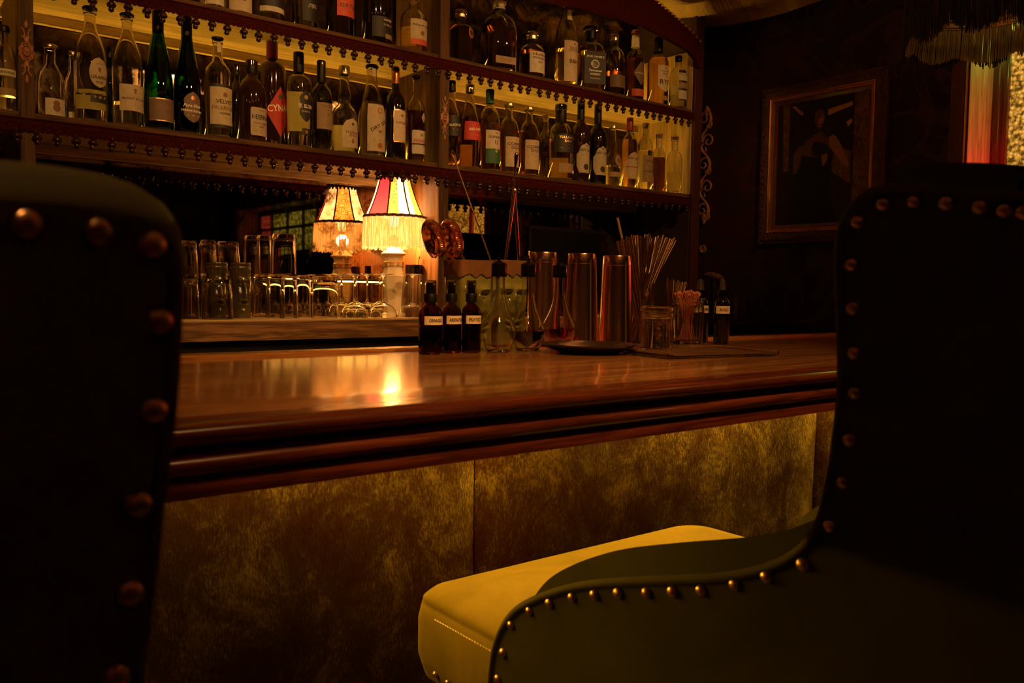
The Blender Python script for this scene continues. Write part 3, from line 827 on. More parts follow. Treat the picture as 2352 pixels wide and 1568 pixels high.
# --- middle shelf, left bays
bottle(10, 60, 48, 'clear bottle with pale labels, cut off by the left edge of the picture', 'round', liq='l_clear', fill=.2, cap=('black', .07), labels=[LB(.42, .50, .9, ['p_white', 'ink'], [('ORIGINAL', .5, .8, 1)]), LB(.20, .28, .9, ['p_tan'])])
bottle(115, 103, 64, 'short empty clear bottle with torn pale label beside the carved post', 'cone', fill=0, cap=('capsilver', .05), labels=[LB(.03, .26, .75, ['p_white', 'inkbrown'], [('*', .7, .3, 1), ('*', .45, .35, 1), ('~', .3, .7, 1, 3)], ang=.25)])
bottle(168, 120, 44, 'second short clear bottle half hidden behind the tall round-label bottle', 'cone', fill=0, cap=('capsilver', .05), labels=[LB(.03, .2, .7, ['p_white'])], Y=2.74)
bottle(207, 17, 70, 'tall clear bottle with round cream medallion label and black cork cap', 'bell', liq='l_clear', fill=.28, cap=('black', .025), labels=[
    LB(.30, .56, .62, ['p_cream', 'inkbrown', 'ink'], [('~', .80, .4, 1, 2), ('*', .62, .16, 1), ('*', .55, .10, 1), ('GRAPPA', .34, .9, 2), ('ROSE', .18, .35, 2)], shape='oval', ang=.28, off=.0012),
    LB(.17, .24, .60, ['p_black', 'inkwhite'], [('~', .8, .7, 1, 3)], ang=.30, off=.0016),
    LB(.15, .27, 1.4, ['p_white'], ang=PI - .1, name='back_label')])
bottle(252, 110, 40, 'dark green bottle standing behind the two tall clear bottles', 'wine', glassm='darkgreen', fill=0, cap=('black', .12), Y=2.76)
bottle(292, 32, 66, 'tall clear bottle with wide plain cream label, second in the lit row', 'bell', liq='l_clear', fill=.22, cap=('black', .025), labels=[
    LB(.14, .37, 1.05, ['p_cream', 'inkbrown', 'ink'], [('*', .80, .10, 1), ('*', .70, .08, 1), ('BRANDY DU CAVE', .46, .8, 2), ('~', .32, .75, 1, 4)], ang=.22)])
bottle(363, 28, 64, 'tall dark green flute bottle with brown gold-edged label', 'flute', glassm='greenglass', liq='l_dark', fill=.25, cap=('black', .17), labels=[
    LB(.08, .27, 1.05, ['p_gold', 'p_dim', 'inkbrown'], [('Kamptal', .62, .6, 2, None, .3), ('~', .40, .8, 2, 4)], bars=[(.04, .96, 1)], ang=.15), ], seg=32)
bottle(429, 40, 60, 'tall near-black flute bottle with brown scalloped oval label', 'flute', glassm='darkgreen', liq='l_dark', fill=.4, cap=('black', .19), labels=[
    LB(.10, .36, .80, ['p_dim', 'p_gold', 'inkwhite', 'copperfoil'], [('*', .80, .2, 3), ('Pure Elixir', .55, .9, 2, None, .35), ('Walnut Liqueur', .38, 1.1, 2, None, .35), ('~', .24, .6, 2, 2)], shape='badge', ang=.18), ], seg=32)
bottle(500, 87, 61, 'clear round-shouldered bottle with cream label between two black bands', 'spirit', liq='l_clear', fill=.70, cap=('black', .02), labels=[
    LB(.10, .53, 1.12, ['p_cream', 'p_black', 'ink', 'inkbrown'], [('~', .82, .7, 3, 1), ('*', .76, .16, 3), ('VELVET', .60, .62, 2), ('FALERNUM', .46, .85, 3, .012), ('LIQUEUR', .33, .4, 2), ('~', .26, .6, 3, 3)], bars=[(.93, 1.0, 1), (.0, .075, 1)], ang=.22),
    LB(.86, .955, .36, ['p_white'], name='neck_label')])
bottle(543, 150, 42, 'black bottle half hidden behind the black-banded clear bottle and a dark brown one', 'round', glassm='darkglass', cap=('black', .12), Y=2.78)
bottle(578, 140, 66, 'dark brown bottle with a stepped narrow cream label, left of the red diamond label', 'round', glassm='darkbrown', cap=('black', .16), labels=[
    LB(.08, .42, .80, INK, [('~', .92, .35, 3, 2), ('HEERING', .66, .88, 1, .0145), ('Cherry Liqueur', .44, .75, 3), ('1818', .32, .25, 3), ('~', .2, .7, 3, 3)], shape='round4', ang=.30)])
bottle(625, 80, 62, 'tall dark bottle with red diamond label and red neck foil', 'high', glassm='darkbrown', cap=('capred', .21), Y=2.70, labels=[
    LB(.10, .54, 1.10, ['p_red', 'inkwhite', 'p_green'], [('CYNAR', .58, .88, 1, .022, 0, .12), ('*', .80, .16, 2)], shape='diamond', ang=.18)])
bottle(686, 121, 58, 'clear bottle of clear liqueur with black badge label, brightly backlit', 'high', liq='l_clear', fill=.70, cap=('black', .21), labels=[
    LB(.27, .60, .62, ['p_black', 'p_gold', 'inkwhite'], [('*', .78, .28, 1), ('ST. ELDER', .50, 1.05, 2, .012), ('~', .36, .7, 2, 3)], shape='badge', ang=.16, off=.0012),
    LB(.135, .205, .38, ['p_black', 'copperfoil'], [('*', .5, .4, 1)], ang=.18, off=.0016), back(.22, .62, .8)])
bottle(738, 140, 50, 'olive green wine bottle with pale square label and dark cap', 'wine', glassm='olive', liq='l_gold', fill=.60, cap=('black', .24), labels=[
    LB(.24, .53, 1.10, ['p_tan', 'inkbrown', 'ink'], [('Lillet Blanc', .88, .6, 1), ('~', .74, .5, 1, 3), ('*', .55, .12, 1), ('~', .2, .6, 1, 2)], ang=.25)])
bottle(791, 152, 60, 'clear bulb-necked bottle with arched pear label', 'bulb', liq='l_clear', fill=.62, cap=('capsilver', .10), labels=[
    LB(.07, .40, .82, ['p_cream', 'ink', 'inkbrown'], [('*', .80, .13, 1), ('Williams', .52, .7, 2, None, .3), ('Birne', .42, .4, 2, None, .3), ('*', .20, .15, 2), ('*', .28, .08, 2)], shape='arch', ang=.30, off=.001), back(.06, .36, .8)])
bottle(854, 150, 62, 'clear bottle with full cream pictorial gin label and white neck seal', 'taper', liq='l_clear', fill=.60, cap=('black', .03), labels=[
    LB(.06, .57, .98, ['p_cream', 'ink', 'inkbrown', 'copperfoil', 'p_tan'], [('*', .86, .22, 3), ('*', .86, .15, 0), ('DRY GIN', .56, .85, 1, .012, 0, .55), ('*', .42, .12, 2), ('~', .26, .6, 2, 3), ('*', .12, .22, 3)], ang=.25, off=.001),
    LB(.88, .965, .40, ['p_white'], name='neck_label')])
bottle(908, 154, 46, 'dark wine-shaped bottle with cream round-cornered label and copper neck', 'wine', glassm='darkglass', cap=('copperfoil', .18), labels=[
    LB(.19, .54, .90, ['p_gold', 'p_white', 'ink', 'inkbrown'], [('*', .82, .16, 3), ('COCCHI', .60, .72, 2), ('~', .48, .62, 3, 2), ('~', .3, .6, 3, 1)], shape='round4', bars=[(.03, .97, 1)], ang=.28)])
bottle(955, 174, 44, 'slim dark clear-necked bottle with low cream label, beside the middle post', 'wine', liq='l_dark', fill=.60, cap=('black', .03), labels=[
    LB(.10, .37, 1.05, ['p_white', 'inkred', 'p_black', 'inkbrown'], [('*', .80, .13, 3), ('PERNOD', .55, .8, 1, .011), ('~', .30, .5, 3, 1)], bars=[(.38, .44, 2)], shape='round4', ang=.2),
    LB(.46, .58, .32, ['p_cream'], shape='diamond', ang=.5, name='neck_label')])
# --- middle shelf, right bay
bottle(1037, 186, 44, 'whisky bottle with slanted black label, half hidden by the middle post', 'cone', liq='l_whisky', fill=.5, cap=('black', .12), labels=[
    LB(.36, .60, 1.2, ['p_black', 'inkwhite'], [('BLACK LABEL', .55, .8, 1, .009, 0, .10), ('~', .35, .6, 1, 2)], ang=.3)])
bottle(1079, 194, 50, 'amber square-shouldered whisky bottle with slanted red label', 'taper', liq='l_whisky', fill=.62, cap=('capsilver', .10), labels=[
    LB(.34, .56, 1.25, ['p_red', 'inkwhite'], [('RED LABEL', .60, .62, 1, .009, 0, .10), ('~', .30, .5, 1, 2)], ang=.3), back(.08, .32, .6)])
bottle(1125, 206, 48, 'whisky bottle with white and green label, numbered 12', 'round', liq='l_whisky', fill=.62, cap=('p_green', .17), labels=[
    LB(.10, .50, 1.10, ['p_white', 'p_green', 'ink', 'p_gold'], [('THE', .92, .16, 2), ('GLENLIVET', .80, .78, 2, .009), ('12', .64, .18, 2), ('*', .38, .14, 3), ('~', .22, .4, 3, 2)], bars=[(.0, .44, 1)], ang=.32)])
for (cx, top, lab) in ((1169, 237, 'round whisky bottle with cream label, left one of the matching pair'), (1215, 246, 'round whisky bottle with cream label, right one of the matching pair')):
    bottle(cx, top, 47, lab, 'round', liq='l_whisky', fill=.66, cap=('capsilver', .05), labels=[
        LB(.10, .52, 1.10, ['p_cream', 'ink', 'inkbrown'], [('*', .90, .05, 2), ('COPPER', .76, .85, 1, .011), ('DOG', .64, .48, 1, .011), ('~', .46, .8, 2, 5), ('~', .2, .8, 2, 2)], ang=.38)], group='matching round whisky bottles')
bottle(1252, 262, 42, 'dark whisky bottle standing in the second row behind', 'spirit', liq='l_whisky', fill=.4, cap=('cork', .10), Y=2.76)
bottle(1288, 240, 58, 'stout whisky bottle with black and gold label and black cap', 'squat', liq='l_gold', fill=.55, cap=('black', .24), labels=[
    LB(.36, .60, 1.25, ['p_black', 'inkwhite', 'p_gold'], [('TULLAMORE', .82, .66, 2, .0095), ('DEW', .62, .3, 2, .009), ('~', .44, .5, 1, 1), ('~', .26, .6, 2, 2)], ang=.32), LB(.10, .22, .8, ['p_tan'], ang=.3, name='lower_label'), back(.08, .34, .7)])
for (cx, top, w, lab) in ((1334, 230, 42, 'dark wine-shaped whiskey bottle with cloud-edged cream label, left of the pair'), (1373, 240, 42, 'dark wine-shaped whiskey bottle with cloud-edged cream label, right of the pair')):
    bottle(cx, top, w, lab, 'wine', glassm='darkbrown' if cx < 1350 else 'darkglass', cap=('black', .24), labels=[
        LB(.12, .48, 1.12, ['p_cream', 'ink', 'inkbrown'], [('The', .90, .14, 1), ('WEST CORK', .76, .85, 1, .010), ('~', .60, .6, 2, 3), ('*', .2, .3, 1)], shape='shield', ang=.28)], group='dark whiskey bottles with cloud labels')
bottle(1407, 288, 40, 'clear double-bulb bottle with small round label', 'bulb', liq='l_clear', fill=.35, cap=('capsilver', .06), labels=[LB(.34, .52, .55, ['p_tan', 'inkbrown'], [('*', .5, .6, 1)], shape='oval', ang=.4), LB(.16, .24, .9, ['p_tan'], name='lower_label')])
bottle(1446, 271, 39, 'light whiskey bottle with cloud-edged label and dark red cap', 'spirit', liq='l_gold', fill=.70, cap=('capred', .18), labels=[
    LB(.14, .52, 1.12, ['p_cream', 'ink', 'inkred', 'inkbrown'], [('The', .90, .14, 1), ('WEST CORK', .76, .85, 1, .009), ('~', .60, .6, 3, 3)], bars=[(.42, .46, 2)], shape='shield', ang=.30)])
bottle(1482, 282, 37, 'clear bottle with frosted label reading WHISKY in script', 'round', liq='l_clear', fill=.6, cap=('cork', .08), labels=[
    LB(.14, .52, 1.05, ['p_tan', 'ink'], [('STILL', .78, .6, 1, .009, .2), ('~', .60, .5, 1, 2), ('Whisky', .38, .65, 1, .010, .3)], ang=.35), back(.14, .5, .8)])
bottle(1513, 306, 33, 'plain apothecary bottle full of dark liquid, label on its neck', 'squat', liq='l_dark', fill=.60, cap=('cork', .08), labels=[LB(.78, .92, .42, ['p_white', 'ink'], [('~', .7, .6, 1, 3)], name='neck_label')])
bottle(1549, 314, 36, 'plain apothecary bottle half full, last on the middle shelf', 'squat', liq='l_clear', fill=.36, cap=('cork', .05), Y=2.592, labels=[LB(.78, .92, .42, ['p_white', 'ink'], [('~', .7, .6, 1, 3)], name='neck_label')])
# --- upper shelf, left bay (only their lower halves are in the picture)
def topb(cx, w, lab, **kw):
    bottle(cx, -150 + int((cx - 490) * .12), w, lab, z=Z2, **kw)
topb(490, 46, 'bottle on the upper shelf with pale base, leftmost of those showing', kind='spirit', liq='l_clear', fill=.5, labels=[LB(.08, .4, 1.1, ['p_white'])])
topb(547, 60, 'upper shelf bottle with rounded cream label, beside the pale banded bottle', kind='round', liq='l_gold', fill=.6, labels=[LB(.05, .42, 1.1, ['p_cream', 'inkbrown'], [('*', .5, .3, 1)])])
topb(619, 64, 'pale bottle with dark blue-black band on its label, upper shelf', kind='round', liq='l_clear', fill=.6, labels=[LB(.12, .5, 1.15, ['p_white', 'p_black'], bars=[(.16, .50, 1)])])
topb(700, 56, 'upper shelf bottle with black label and glowing pale base', kind='spirit', liq='l_clear', fill=.5, labels=[LB(.10, .6, .85, ['p_black', 'inkwhite'], [('~', .4, .5, 1, 6)], ang=.3)])
topb(781, 64, 'dark rum bottle with square orange-red label on the upper shelf', kind='spirit', liq='l_dark', fill=.7, labels=[LB(.23, .60, .92, ['p_orange', 'ink', 'inkbrown'], [('69%', .60, .4, 1, .007), ('O.F.T.D.', .32, .78, 1, .012), ('~', .15, .6, 2, 2)], ang=.3)])
topb(866, 70, 'large dark bottle with black label and small pale tag, upper shelf', kind='round', glassm='darkglass', labels=[LB(.08, .30, 1.1, ['p_black', 'inkwhite', 'p_tan'], [('CUVEE', .85, .3, 1, .006), ('~', .65, .35, 1, 3)], bars=[], ang=.35), LB(.07, .12, .35, ['p_tan'], ang=.5, name='lower_label')])
bottle(950, -8, 62, 'pale rum bottle with cream label and orange band, last before the middle post', 'round', liq='l_gold', fill=.45, cap=('cork', .12), z=Z2, labels=[
    LB(.14, .58, .95, ['p_cream', 'ink', 'p_orange', 'inkbrown'], [('Rhum J.M', .76, .82, 1, .0085), ('*', .46, .18, 3)], bars=[(.0, .22, 2)], ang=.32), back(.2, .5, .5)])
# --- upper shelf, right bay
zt = dict(z=Z2)
bottle(1058, 24, 62, 'round-shouldered dark bottle with small seal, next to the middle post', 'squat', liq='l_dark', fill=.70, cap=('capsilver', .14), labels=[LB(.46, .68, .30, ['copperfoil', 'ink'], [('*', .5, .6, 1)], shape='oval', ang=.55)], **zt)
bottle(1146, 4, 76, 'broad dome-shouldered bourbon bottle with slim pale label', 'dome', liq='l_dark', fill=.62, cap=('p_cream', .12, ('black', .85, .93)), sq=3.2, labels=[LB(.09, .19, .68, ['p_tan', 'inkbrown'], [('~', .6, .6, 1, 2)])], **zt)
bottle(1222, 74, 58, 'stubby whiskey bottle with white label of three bold lines of lettering', 'squat', liq='l_dark', fill=.60, cap=('capsilver', .16), labels=[
    LB(.12, .56, .95, ['p_white', 'ink'], [('Hudson', .86, .72, 1, .0105), ('Whiskey', .68, .78, 1, .0105), ('NY', .50, .24, 1, .009), ('~', .26, .75, 1, 3)], ang=.30)], **zt)
bottle(1302, -6, 52, 'tall slender bourbon bottle with long cream label and dark belt', 'bell', liq='l_gold', fill=.42, cap=('copperfoil', .12), labels=[
    LB(.05, .50, .95, ['p_cream', 'inkbrown', 'ink'], [('*', .92, .10, 1), ('BASIL', .82, .45, 1), ('HAYDEN', .76, .6, 1), ('B&H', .50, .5, 2, .016), ('~', .3, .6, 1, 3)], ang=.30),
    LB(.20, .28, 1.4, ['p_black'], off=.0004, ang=.1, name='belt_band'), LB(.74, .86, .40, ['p_white'], name='neck_label')], **zt)
bottle(1356, 60, 57, 'square whiskey bottle with black label and black cap', 'squat', liq='l_gold', fill=.60, cap=('black', .20), sq=5.0, labels=[
    LB(.10, .58, .93, ['p_black', 'inkwhite'], [("JACK DANIEL'S", .84, .82, 1, .010), ('*', .62, .36, 1), ('*', .62, .30, 0), ('No.7', .62, .4, 1), ('Tennessee', .42, .6, 1, None, .3), ('WHISKEY', .30, .5, 1), ('~', .18, .5, 1, 2)])], **zt)
bottle(1410, 80, 52, 'clear rounded bottle half full with dark lower label', 'round', liq='l_dark', fill=.40, cap=('capsilver', .10), labels=[LB(.14, .34, .9, ['p_dim', 'inkbrown'], [('~', .7, .6, 1, 3)], ang=.2)], **zt)
bottle(1459, 70, 42, 'slim rye bottle with dark diamond label and white neck', 'wine', liq='l_dark', fill=.60, cap=('copperfoil', .05, ('p_white', .76, .93)), labels=[
    LB(.22, .56, .95, ['p_dim', 'p_tan', 'inkwhite'], [('RITTENHOUSE', .5, .75, 2, .005)], shape='diamond', ang=.3), LB(.07, .17, .95, ['p_orange', 'inkbrown'], [('~', .7, .6, 1, 2)], ang=.2, name='lower_label')], **zt)
bottle(1512, 86, 48, 'rye bottle with pointed cream label reading RYE', 'spirit', liq='l_gold', fill=.7, cap=('black', .24), labels=[
    LB(.20, .58, .80, ['p_white', 'ink', 'inkbrown'], [('*', .90, .08, 1), ('SAGAMORE', .78, .6, 2), ('SPIRIT', .68, .4, 2), ('RYE', .38, .75, 1, .020)], shape='point', ang=.38), LB(.08, .15, .45, ['p_tan'], shape='oval', ang=.4, name='lower_label')], **zt)
bottle(1571, 132, 40, 'pale clear bottle with tall framed label, last on the upper shelf', 'round', liq='l_clear', fill=.25, cap=('black', .10), Y=2.597, labels=[
    LB(.14, .72, .62, ['p_black', 'p_white', 'inkbrown', 'p_tan'], [], bars=[(.05, .33, 1), (.4, .58, 3), (.65, .9, 1)], ang=.3), back(.1, .5, .7)], **zt)

# ------------------------------------------------------------------ table lamp on the worktop
def fabric(name, c, e, es, pattern=None):
    mt, nt, b = nodes(name); setin(b, rough=0.9)
    b.inputs['Base Color'].default_value = (*c, 1)
    t = nt.nodes.new('ShaderNodeBsdfTranslucent'); t.inputs[0].default_value = (*c, 1)
    mx = nt.nodes.new('ShaderNodeMixShader'); mx.inputs[0].default_value = 0.5
    nt.links.new(b.outputs[0], mx.inputs[1]); nt.links.new(t.outputs[0], mx.inputs[2])
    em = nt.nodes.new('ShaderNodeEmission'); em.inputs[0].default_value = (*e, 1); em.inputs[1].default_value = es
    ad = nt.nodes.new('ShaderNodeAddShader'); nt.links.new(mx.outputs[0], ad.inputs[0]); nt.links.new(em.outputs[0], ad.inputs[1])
    nt.links.new(ad.outputs[0], nt.nodes['Material Output'].inputs[0])
    return mt, nt, em, t, b
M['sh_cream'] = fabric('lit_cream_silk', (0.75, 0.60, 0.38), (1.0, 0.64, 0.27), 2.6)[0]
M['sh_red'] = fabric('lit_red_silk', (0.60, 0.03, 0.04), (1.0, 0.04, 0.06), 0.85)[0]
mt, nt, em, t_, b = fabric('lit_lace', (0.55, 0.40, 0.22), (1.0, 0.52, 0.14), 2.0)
tc = nt.nodes.new('ShaderNodeTexCoord'); vo = nt.nodes.new('ShaderNodeTexVoronoi'); vo.inputs['Scale'].default_value = 62; vo.inputs['Randomness'].default_value = 0.45; nt.links.new(tc.outputs['Object'], vo.inputs['Vector'])
r = ramp(nt, vo.outputs['Distance'], [(0.10, (0.05, 0.02, 0.01)), (0.18, (1, 0.9, 0.6)), (0.40, (1, 0.85, 0.5)), (0.47, (0.16, 0.06, 0.02)), (0.56, (0.8, 0.6, 0.3))])
mm = nt.nodes.new('ShaderNodeMix'); mm.data_type = 'RGBA'; mm.blend_type = 'MULTIPLY'; mm.inputs[0].default_value = 1.0
nt.links.new(r.outputs[0], mm.inputs[6]); mm.inputs[7].default_value = (1.0, 0.52, 0.14, 1); nt.links.new(mm.outputs[2], em.inputs[0]); nt.links.new(mm.outputs[2], t_.inputs[0]); nt.links.new(mm.outputs[2], b.inputs['Base Color'])
M['sh_lace'] = mt
M['sh_fringe'] = fabric('lit_bead_fringe', (0.85, 0.68, 0.38), (1.0, 0.52, 0.15), 0.45)[0]
M['sh_trim'] = noisy('dark_shade_braid', (0.05, 0.018, 0.008), (0.16, 0.06, 0.02), 0.8, 300, bs=1.0)
M['lampbase'] = pm('cream_glazed_lamp_base', (0.78, 0.66, 0.45), 0.25, coat=0.5)
lp = onY(905, 520, 2.70); LX, LY = lp.x, 2.70
lamp = thing('table_lamp', 'small lit table lamp with red and cream shade and long fringe, behind upturned glasses', 'lamp', (LX, LY, ZW + .0005))
zl = lambda y: onY(905, y, LY).z - ZW
mb = MB()
mb.lathe([(0, 0), (.044, 0), (.045, .008), (.042, .014), (.036, .020), (.034, .05), (.038, .09), (.042, zl(640)), (.044, zl(634)), (.034, zl(616)), (.034, zl(614)), (.036, zl(612)), (.036, zl(602)), (.033, zl(600)), (.032, zl(592)),
          (.036, zl(588)), (.046, zl(584)), (.045, zl(582)), (.022, zl(571)), (.014, zl(568)), (.014, zl(545)), (0, zl(545))], 8, phase=PI / 8)
mb.build('lamp_base', M['lampbase'], lamp, sharp=20)
mb = MB()
for zz, r_ in ((zl(603), .0375), (zl(611), .0375), (zl(607), .036)): mb.lathe([(r_ - .003, zz - .002), (r_, zz), (r_ - .003, zz + .002)], 24)
mb.lathe([(.0, zl(572)), (.012, zl(572)), (.012, zl(540)), (0, zl(540))], 12)
mb.build('brass_collar', M['brass'], lamp)
mb = MB(); zb_ = zl(500)
mb.lathe([(0, zb_ - .035), (.012, zb_ - .03), (.026, zb_ + .01), (.028, zb_ + .03), (.020, zb_ + .052), (0, zb_ + .06)], 20)
mb.build('light_bulb', emit('bulb_glow', (1.0, 0.55, 0.16), 16.0 * K_LAMP), lamp)
lb = light('lamp_bulb_light', 'POINT', (LX, LY, ZW + zb_ - .068), 21.0 * K_LAMP, (1.0, 0.42, 0.10), 0.024)
ns = 8; rt, rb_ = .053, .1055; zt_, zb2 = zl(404), zl(499)
def shade_pt(k, u, v):
    a0, a1 = 2 * PI * (k) / ns, 2 * PI * (k + 1) / ns
    rr = rt + (rb_ - rt) * (v ** 1.0) - .005 * math.sin(PI * v)
    p0 = Vector((rr * math.cos(a0 + SH0), rr * math.sin(a0 + SH0), 0)); p1 = Vector((rr * math.cos(a1 + SH0), rr * math.sin(a1 + SH0), 0))
    p = p0.lerp(p1, u); bul = .004 * math.sin(PI * u)
    q = p.normalized() * bul
    return (p.x + q.x, p.y + q.y, zt_ + (zb2 - zt_) * v)
# direction from lamp to camera sets where the panels sit in the photo
aC = math.atan2(-LY, -LX)
SH0 = aC + R_(-22.5) + R_(9)
kinds = ['mix', 'lacer', 'cream', 'lace', 'cream', 'lace', 'cream', 'red']
for k in range(ns):
    kd = kinds[k]
    if kd == 'mix':
        mb = MB(); mb.grid(lambda u, v: shade_pt(k, u * .52, v), 8, 12, 0); mb.grid(lambda u, v: shade_pt(k, .52 + u * .48, v), 8, 12, 1)
        mb.build('shade_panel', [M['sh_lace'], M['sh_cream']], lamp)['label'] = 'cream shade panel half covered in lace'
    elif kd == 'lacer':
        mb = MB(); mb.grid(lambda u, v: shade_pt(k, u * .4, v), 6, 12, 1); mb.grid(lambda u, v: shade_pt(k, .4 + u * .6, v), 8, 12, 0)
        mb.build('shade_panel', [M['sh_lace'], M['sh_cream']], lamp)
    else:
        mb = MB(); mb.grid(lambda u, v: shade_pt(k, u, v), 12, 12); o = mb.build('shade_panel', M['sh_' + kd], lamp)
        if kd == 'red': o['label'] = 'red silk shade panel'
    mb = MB(); mb.tube([Vector(shade_pt(k, 0, v)) * 1.0 for v in np.linspace(0, 1, 8)], .0028, 8)
    mb.build('shade_rib', M['sh_trim'], lamp)
mb = MB()
for (zz, rr, th) in ((zb2, rb_ + .001, .0055),):
    mb.tube([(rr * math.cos(a) + .0006 * math.sin(40 * a), rr * math.sin(a), zz + .001 * math.sin(23 * a)) for a in np.linspace(0, 2 * PI, 80)], th, 8, cap=False)
lbr_ = mb.build('lower_braid', M['sh_trim'], lamp); mb = MB()
for (zz, rr, th) in ((zt_, rt + .002, .005), (zt_ - .008, rt + .006, .005), (zt_ + .006, rt, .004)):
    mb.tube([(rr * math.cos(a) + .0006 * math.sin(40 * a), rr * math.sin(a), zz + .001 * math.sin(23 * a)) for a in np.linspace(0, 2 * PI, 80)], th, 8, cap=False)
mb.build('upper_braid', M['sh_trim'], lamp); mb = MB()
for k in range(26):
    a = 2 * PI * k / 26
    mb.lathe([(0, -.012), (.004, -.009), (.005, -.004), (0, 0)], 8, ((rt + .011) * math.cos(a), (rt + .011) * math.sin(a), zt_ - .010))
mb.build('ball_trim', M['sh_trim'], lamp)
def fringe(name, mat, parent, rad, ztop, ln, n, rs=.0011, seed=3, scal=0.0, drop=0.0, nseg=5):
    rnd = random.Random(seed); mb = MB()
    for k in range(n):
        a = 2 * PI * k / n + rnd.uniform(-.004, .004)
        l = ln * rnd.uniform(.93, 1.03) * (1 + scal * abs(math.sin(a * drop)))
        rr = rad + rnd.uniform(-.0018, .0018); pts = []
        for q in range(nseg):
            v = q / (nseg - 1)
            pts.append(((rr + .006 * v - .003 * v * v) * math.cos(a) + rnd.uniform(-.0007, .0007), (rr + .006 * v) * math.sin(a) + rnd.uniform(-.0007, .0007), ztop - l * v))
        mb.tube(pts, [rs * (1.3 if rnd.random() < .3 else .9) for _ in pts], 5, cap=False)
    o = mb.build(name, mat, parent, sharp=0)
    o['kind'] = 'stuff'
    return o
fringe('fringe', M['sh_fringe'], lbr_, rb_ + .003, zb2 - .003, zl(505) - zl(576), 250, .00125)

# ------------------------------------------------------------------ glassware on the worktop
def lathe_obj(name, prof, mat, loc=(0, 0, 0), parent=None, seg=36, sq=2.0, sharp=45):
    mb = MB(); mb.lathe(prof, seg, sq=sq); return mb.build(name, mat, parent, loc, sharp)
mat_me = MB(); mat_me.box(-1.28, XE - .005, 2.505, 2.72, ZW + .0003, ZW + .0045)
tag(mat_me.build('bar_mat', M['rubber']), 'ribbed rubber mat lying along the back bar worktop under the upturned glasses', 'bar mat')
ZM = ZW + .0050
def tumbler_prof(R, H, thick=.010, tap=.86, wall=.0022):
    # upturned: rim on the mat at z=0, base on top
    return [(R - wall, 0), (R - wall / 2, -.0 + .0004), (R, .001), (R * (1 + tap) / 2 + .0006, H * .5), (R * tap, H - .004), (R * tap - .003, H), (0, H),
            ][::1] , [(0, H - thick), (R * tap - wall - .004, H - thick), (R * tap - wall, H - thick - .005), (R * (1 + tap) / 2 - wall, H * .5), (R - wall, 0)]
_tm = {}
def tumbler(cx, yb, yt, w, Y, label, tap=.84, zb=None, name='upturned_tumbler', thick=.012, group=None, ribs=0):
    z = ZM if zb is None else zb
    p = onY(cx, yb, Y); R = w / 2 * depth(p) / FPX; H = onY(cx, yt, Y).z - z
    mb = MB()
    o_, i_ = tumbler_prof(R, H, thick, tap)
    if ribs:
        vs0 = len(mb.v)
    mb.lathe(i_[::-1][0:0] + o_, 40 if not ribs else 48)
    mb2_prof = i_
    mb.lathe(mb2_prof, 40 if not ribs else 48)
    if ribs:
        n = 48
        for k in range(len(mb.v)):
            x, y, zz = mb.v[k]; r = math.hypot(x, y)
            if r > 1e-4 and .1 * H < zz < .8 * H:
                a = math.atan2(y, x); q = 1 + .018 * abs(math.cos(ribs * a / 2)); mb.v[k] = (x * q, y * q, zz)
    o = mb.build(name, M['glass'], None, (p.x, Y, z))
    tag(o, label, 'glass', group)
    return H + z
rowF, rowB = 2.575, 2.66
g = 'upturned tumblers on the back bar'
zt1 = tumbler(436, 728, 641, 44, 2.60, 'lower tumbler of the stack beside the near chair back', group=g)
tumbler(434, 640, 553, 42, 2.60, 'upper tumbler of the stack beside the near chair back', zb=zt1 + .0008, group=g)
zt1 = tumbler(478, 724, 628, 38, 2.80, 'lower tumbler of the stack behind the dark face mugs, left', group=g)
tumbler(478, 600, 551, 40, 2.80, 'upper tumbler of the stack behind the dark face mugs, left', zb=zt1 + .0008, group=g)
zt1 = tumbler(524, 724, 628, 50, 2.81, 'lower tumbler of the stack hidden behind both dark face mugs', group=g)
tumbler(524, 620, 555, 56, 2.81, 'upper tumbler showing above both dark face mugs', zb=zt1 + .0008, group=g)
tumbler(500, 732, 641, 70, 2.555, 'wide low tumbler in front of the left dark face mug', tap=.88, group=g)
zt1 = tumbler(600, 722, 630, 40, 2.70, 'lower highball of the left pair, right of the dark face mugs', group=g)
tumbler(578, 629, 541, 36, 2.70, 'leftmost tall highball in the upper row', tap=.9, zb=zt1 + .0008, group=g)
zt2 = tumbler(632, 724, 630, 42, 2.635, 'second lower highball from the dark face mugs', group=g)
tumbler(606, 629, 540, 36, 2.635, 'middle tall highball in the upper row', tap=.9, zb=zt2 + .0008, group=g)
zt3 = tumbler(664, 727, 633, 42, 2.57, 'lower highball under the tallest upper glass', group=g)
tumbler(651, 629, 537, 58, 2.57, 'widest highball on top, tallest of the stacked glasses', tap=.9, zb=max(zt3, zt2) + .0008, group=g, thick=.016)
tumbler(696, 726, 632, 38, 2.65, 'lower highball between the stack and the broad rocks glass', group=g)
tumbler(745, 729, 634, 62, 2.57, 'broad rocks glass next to the upturned coupes', tap=.95, group=g, thick=.02)
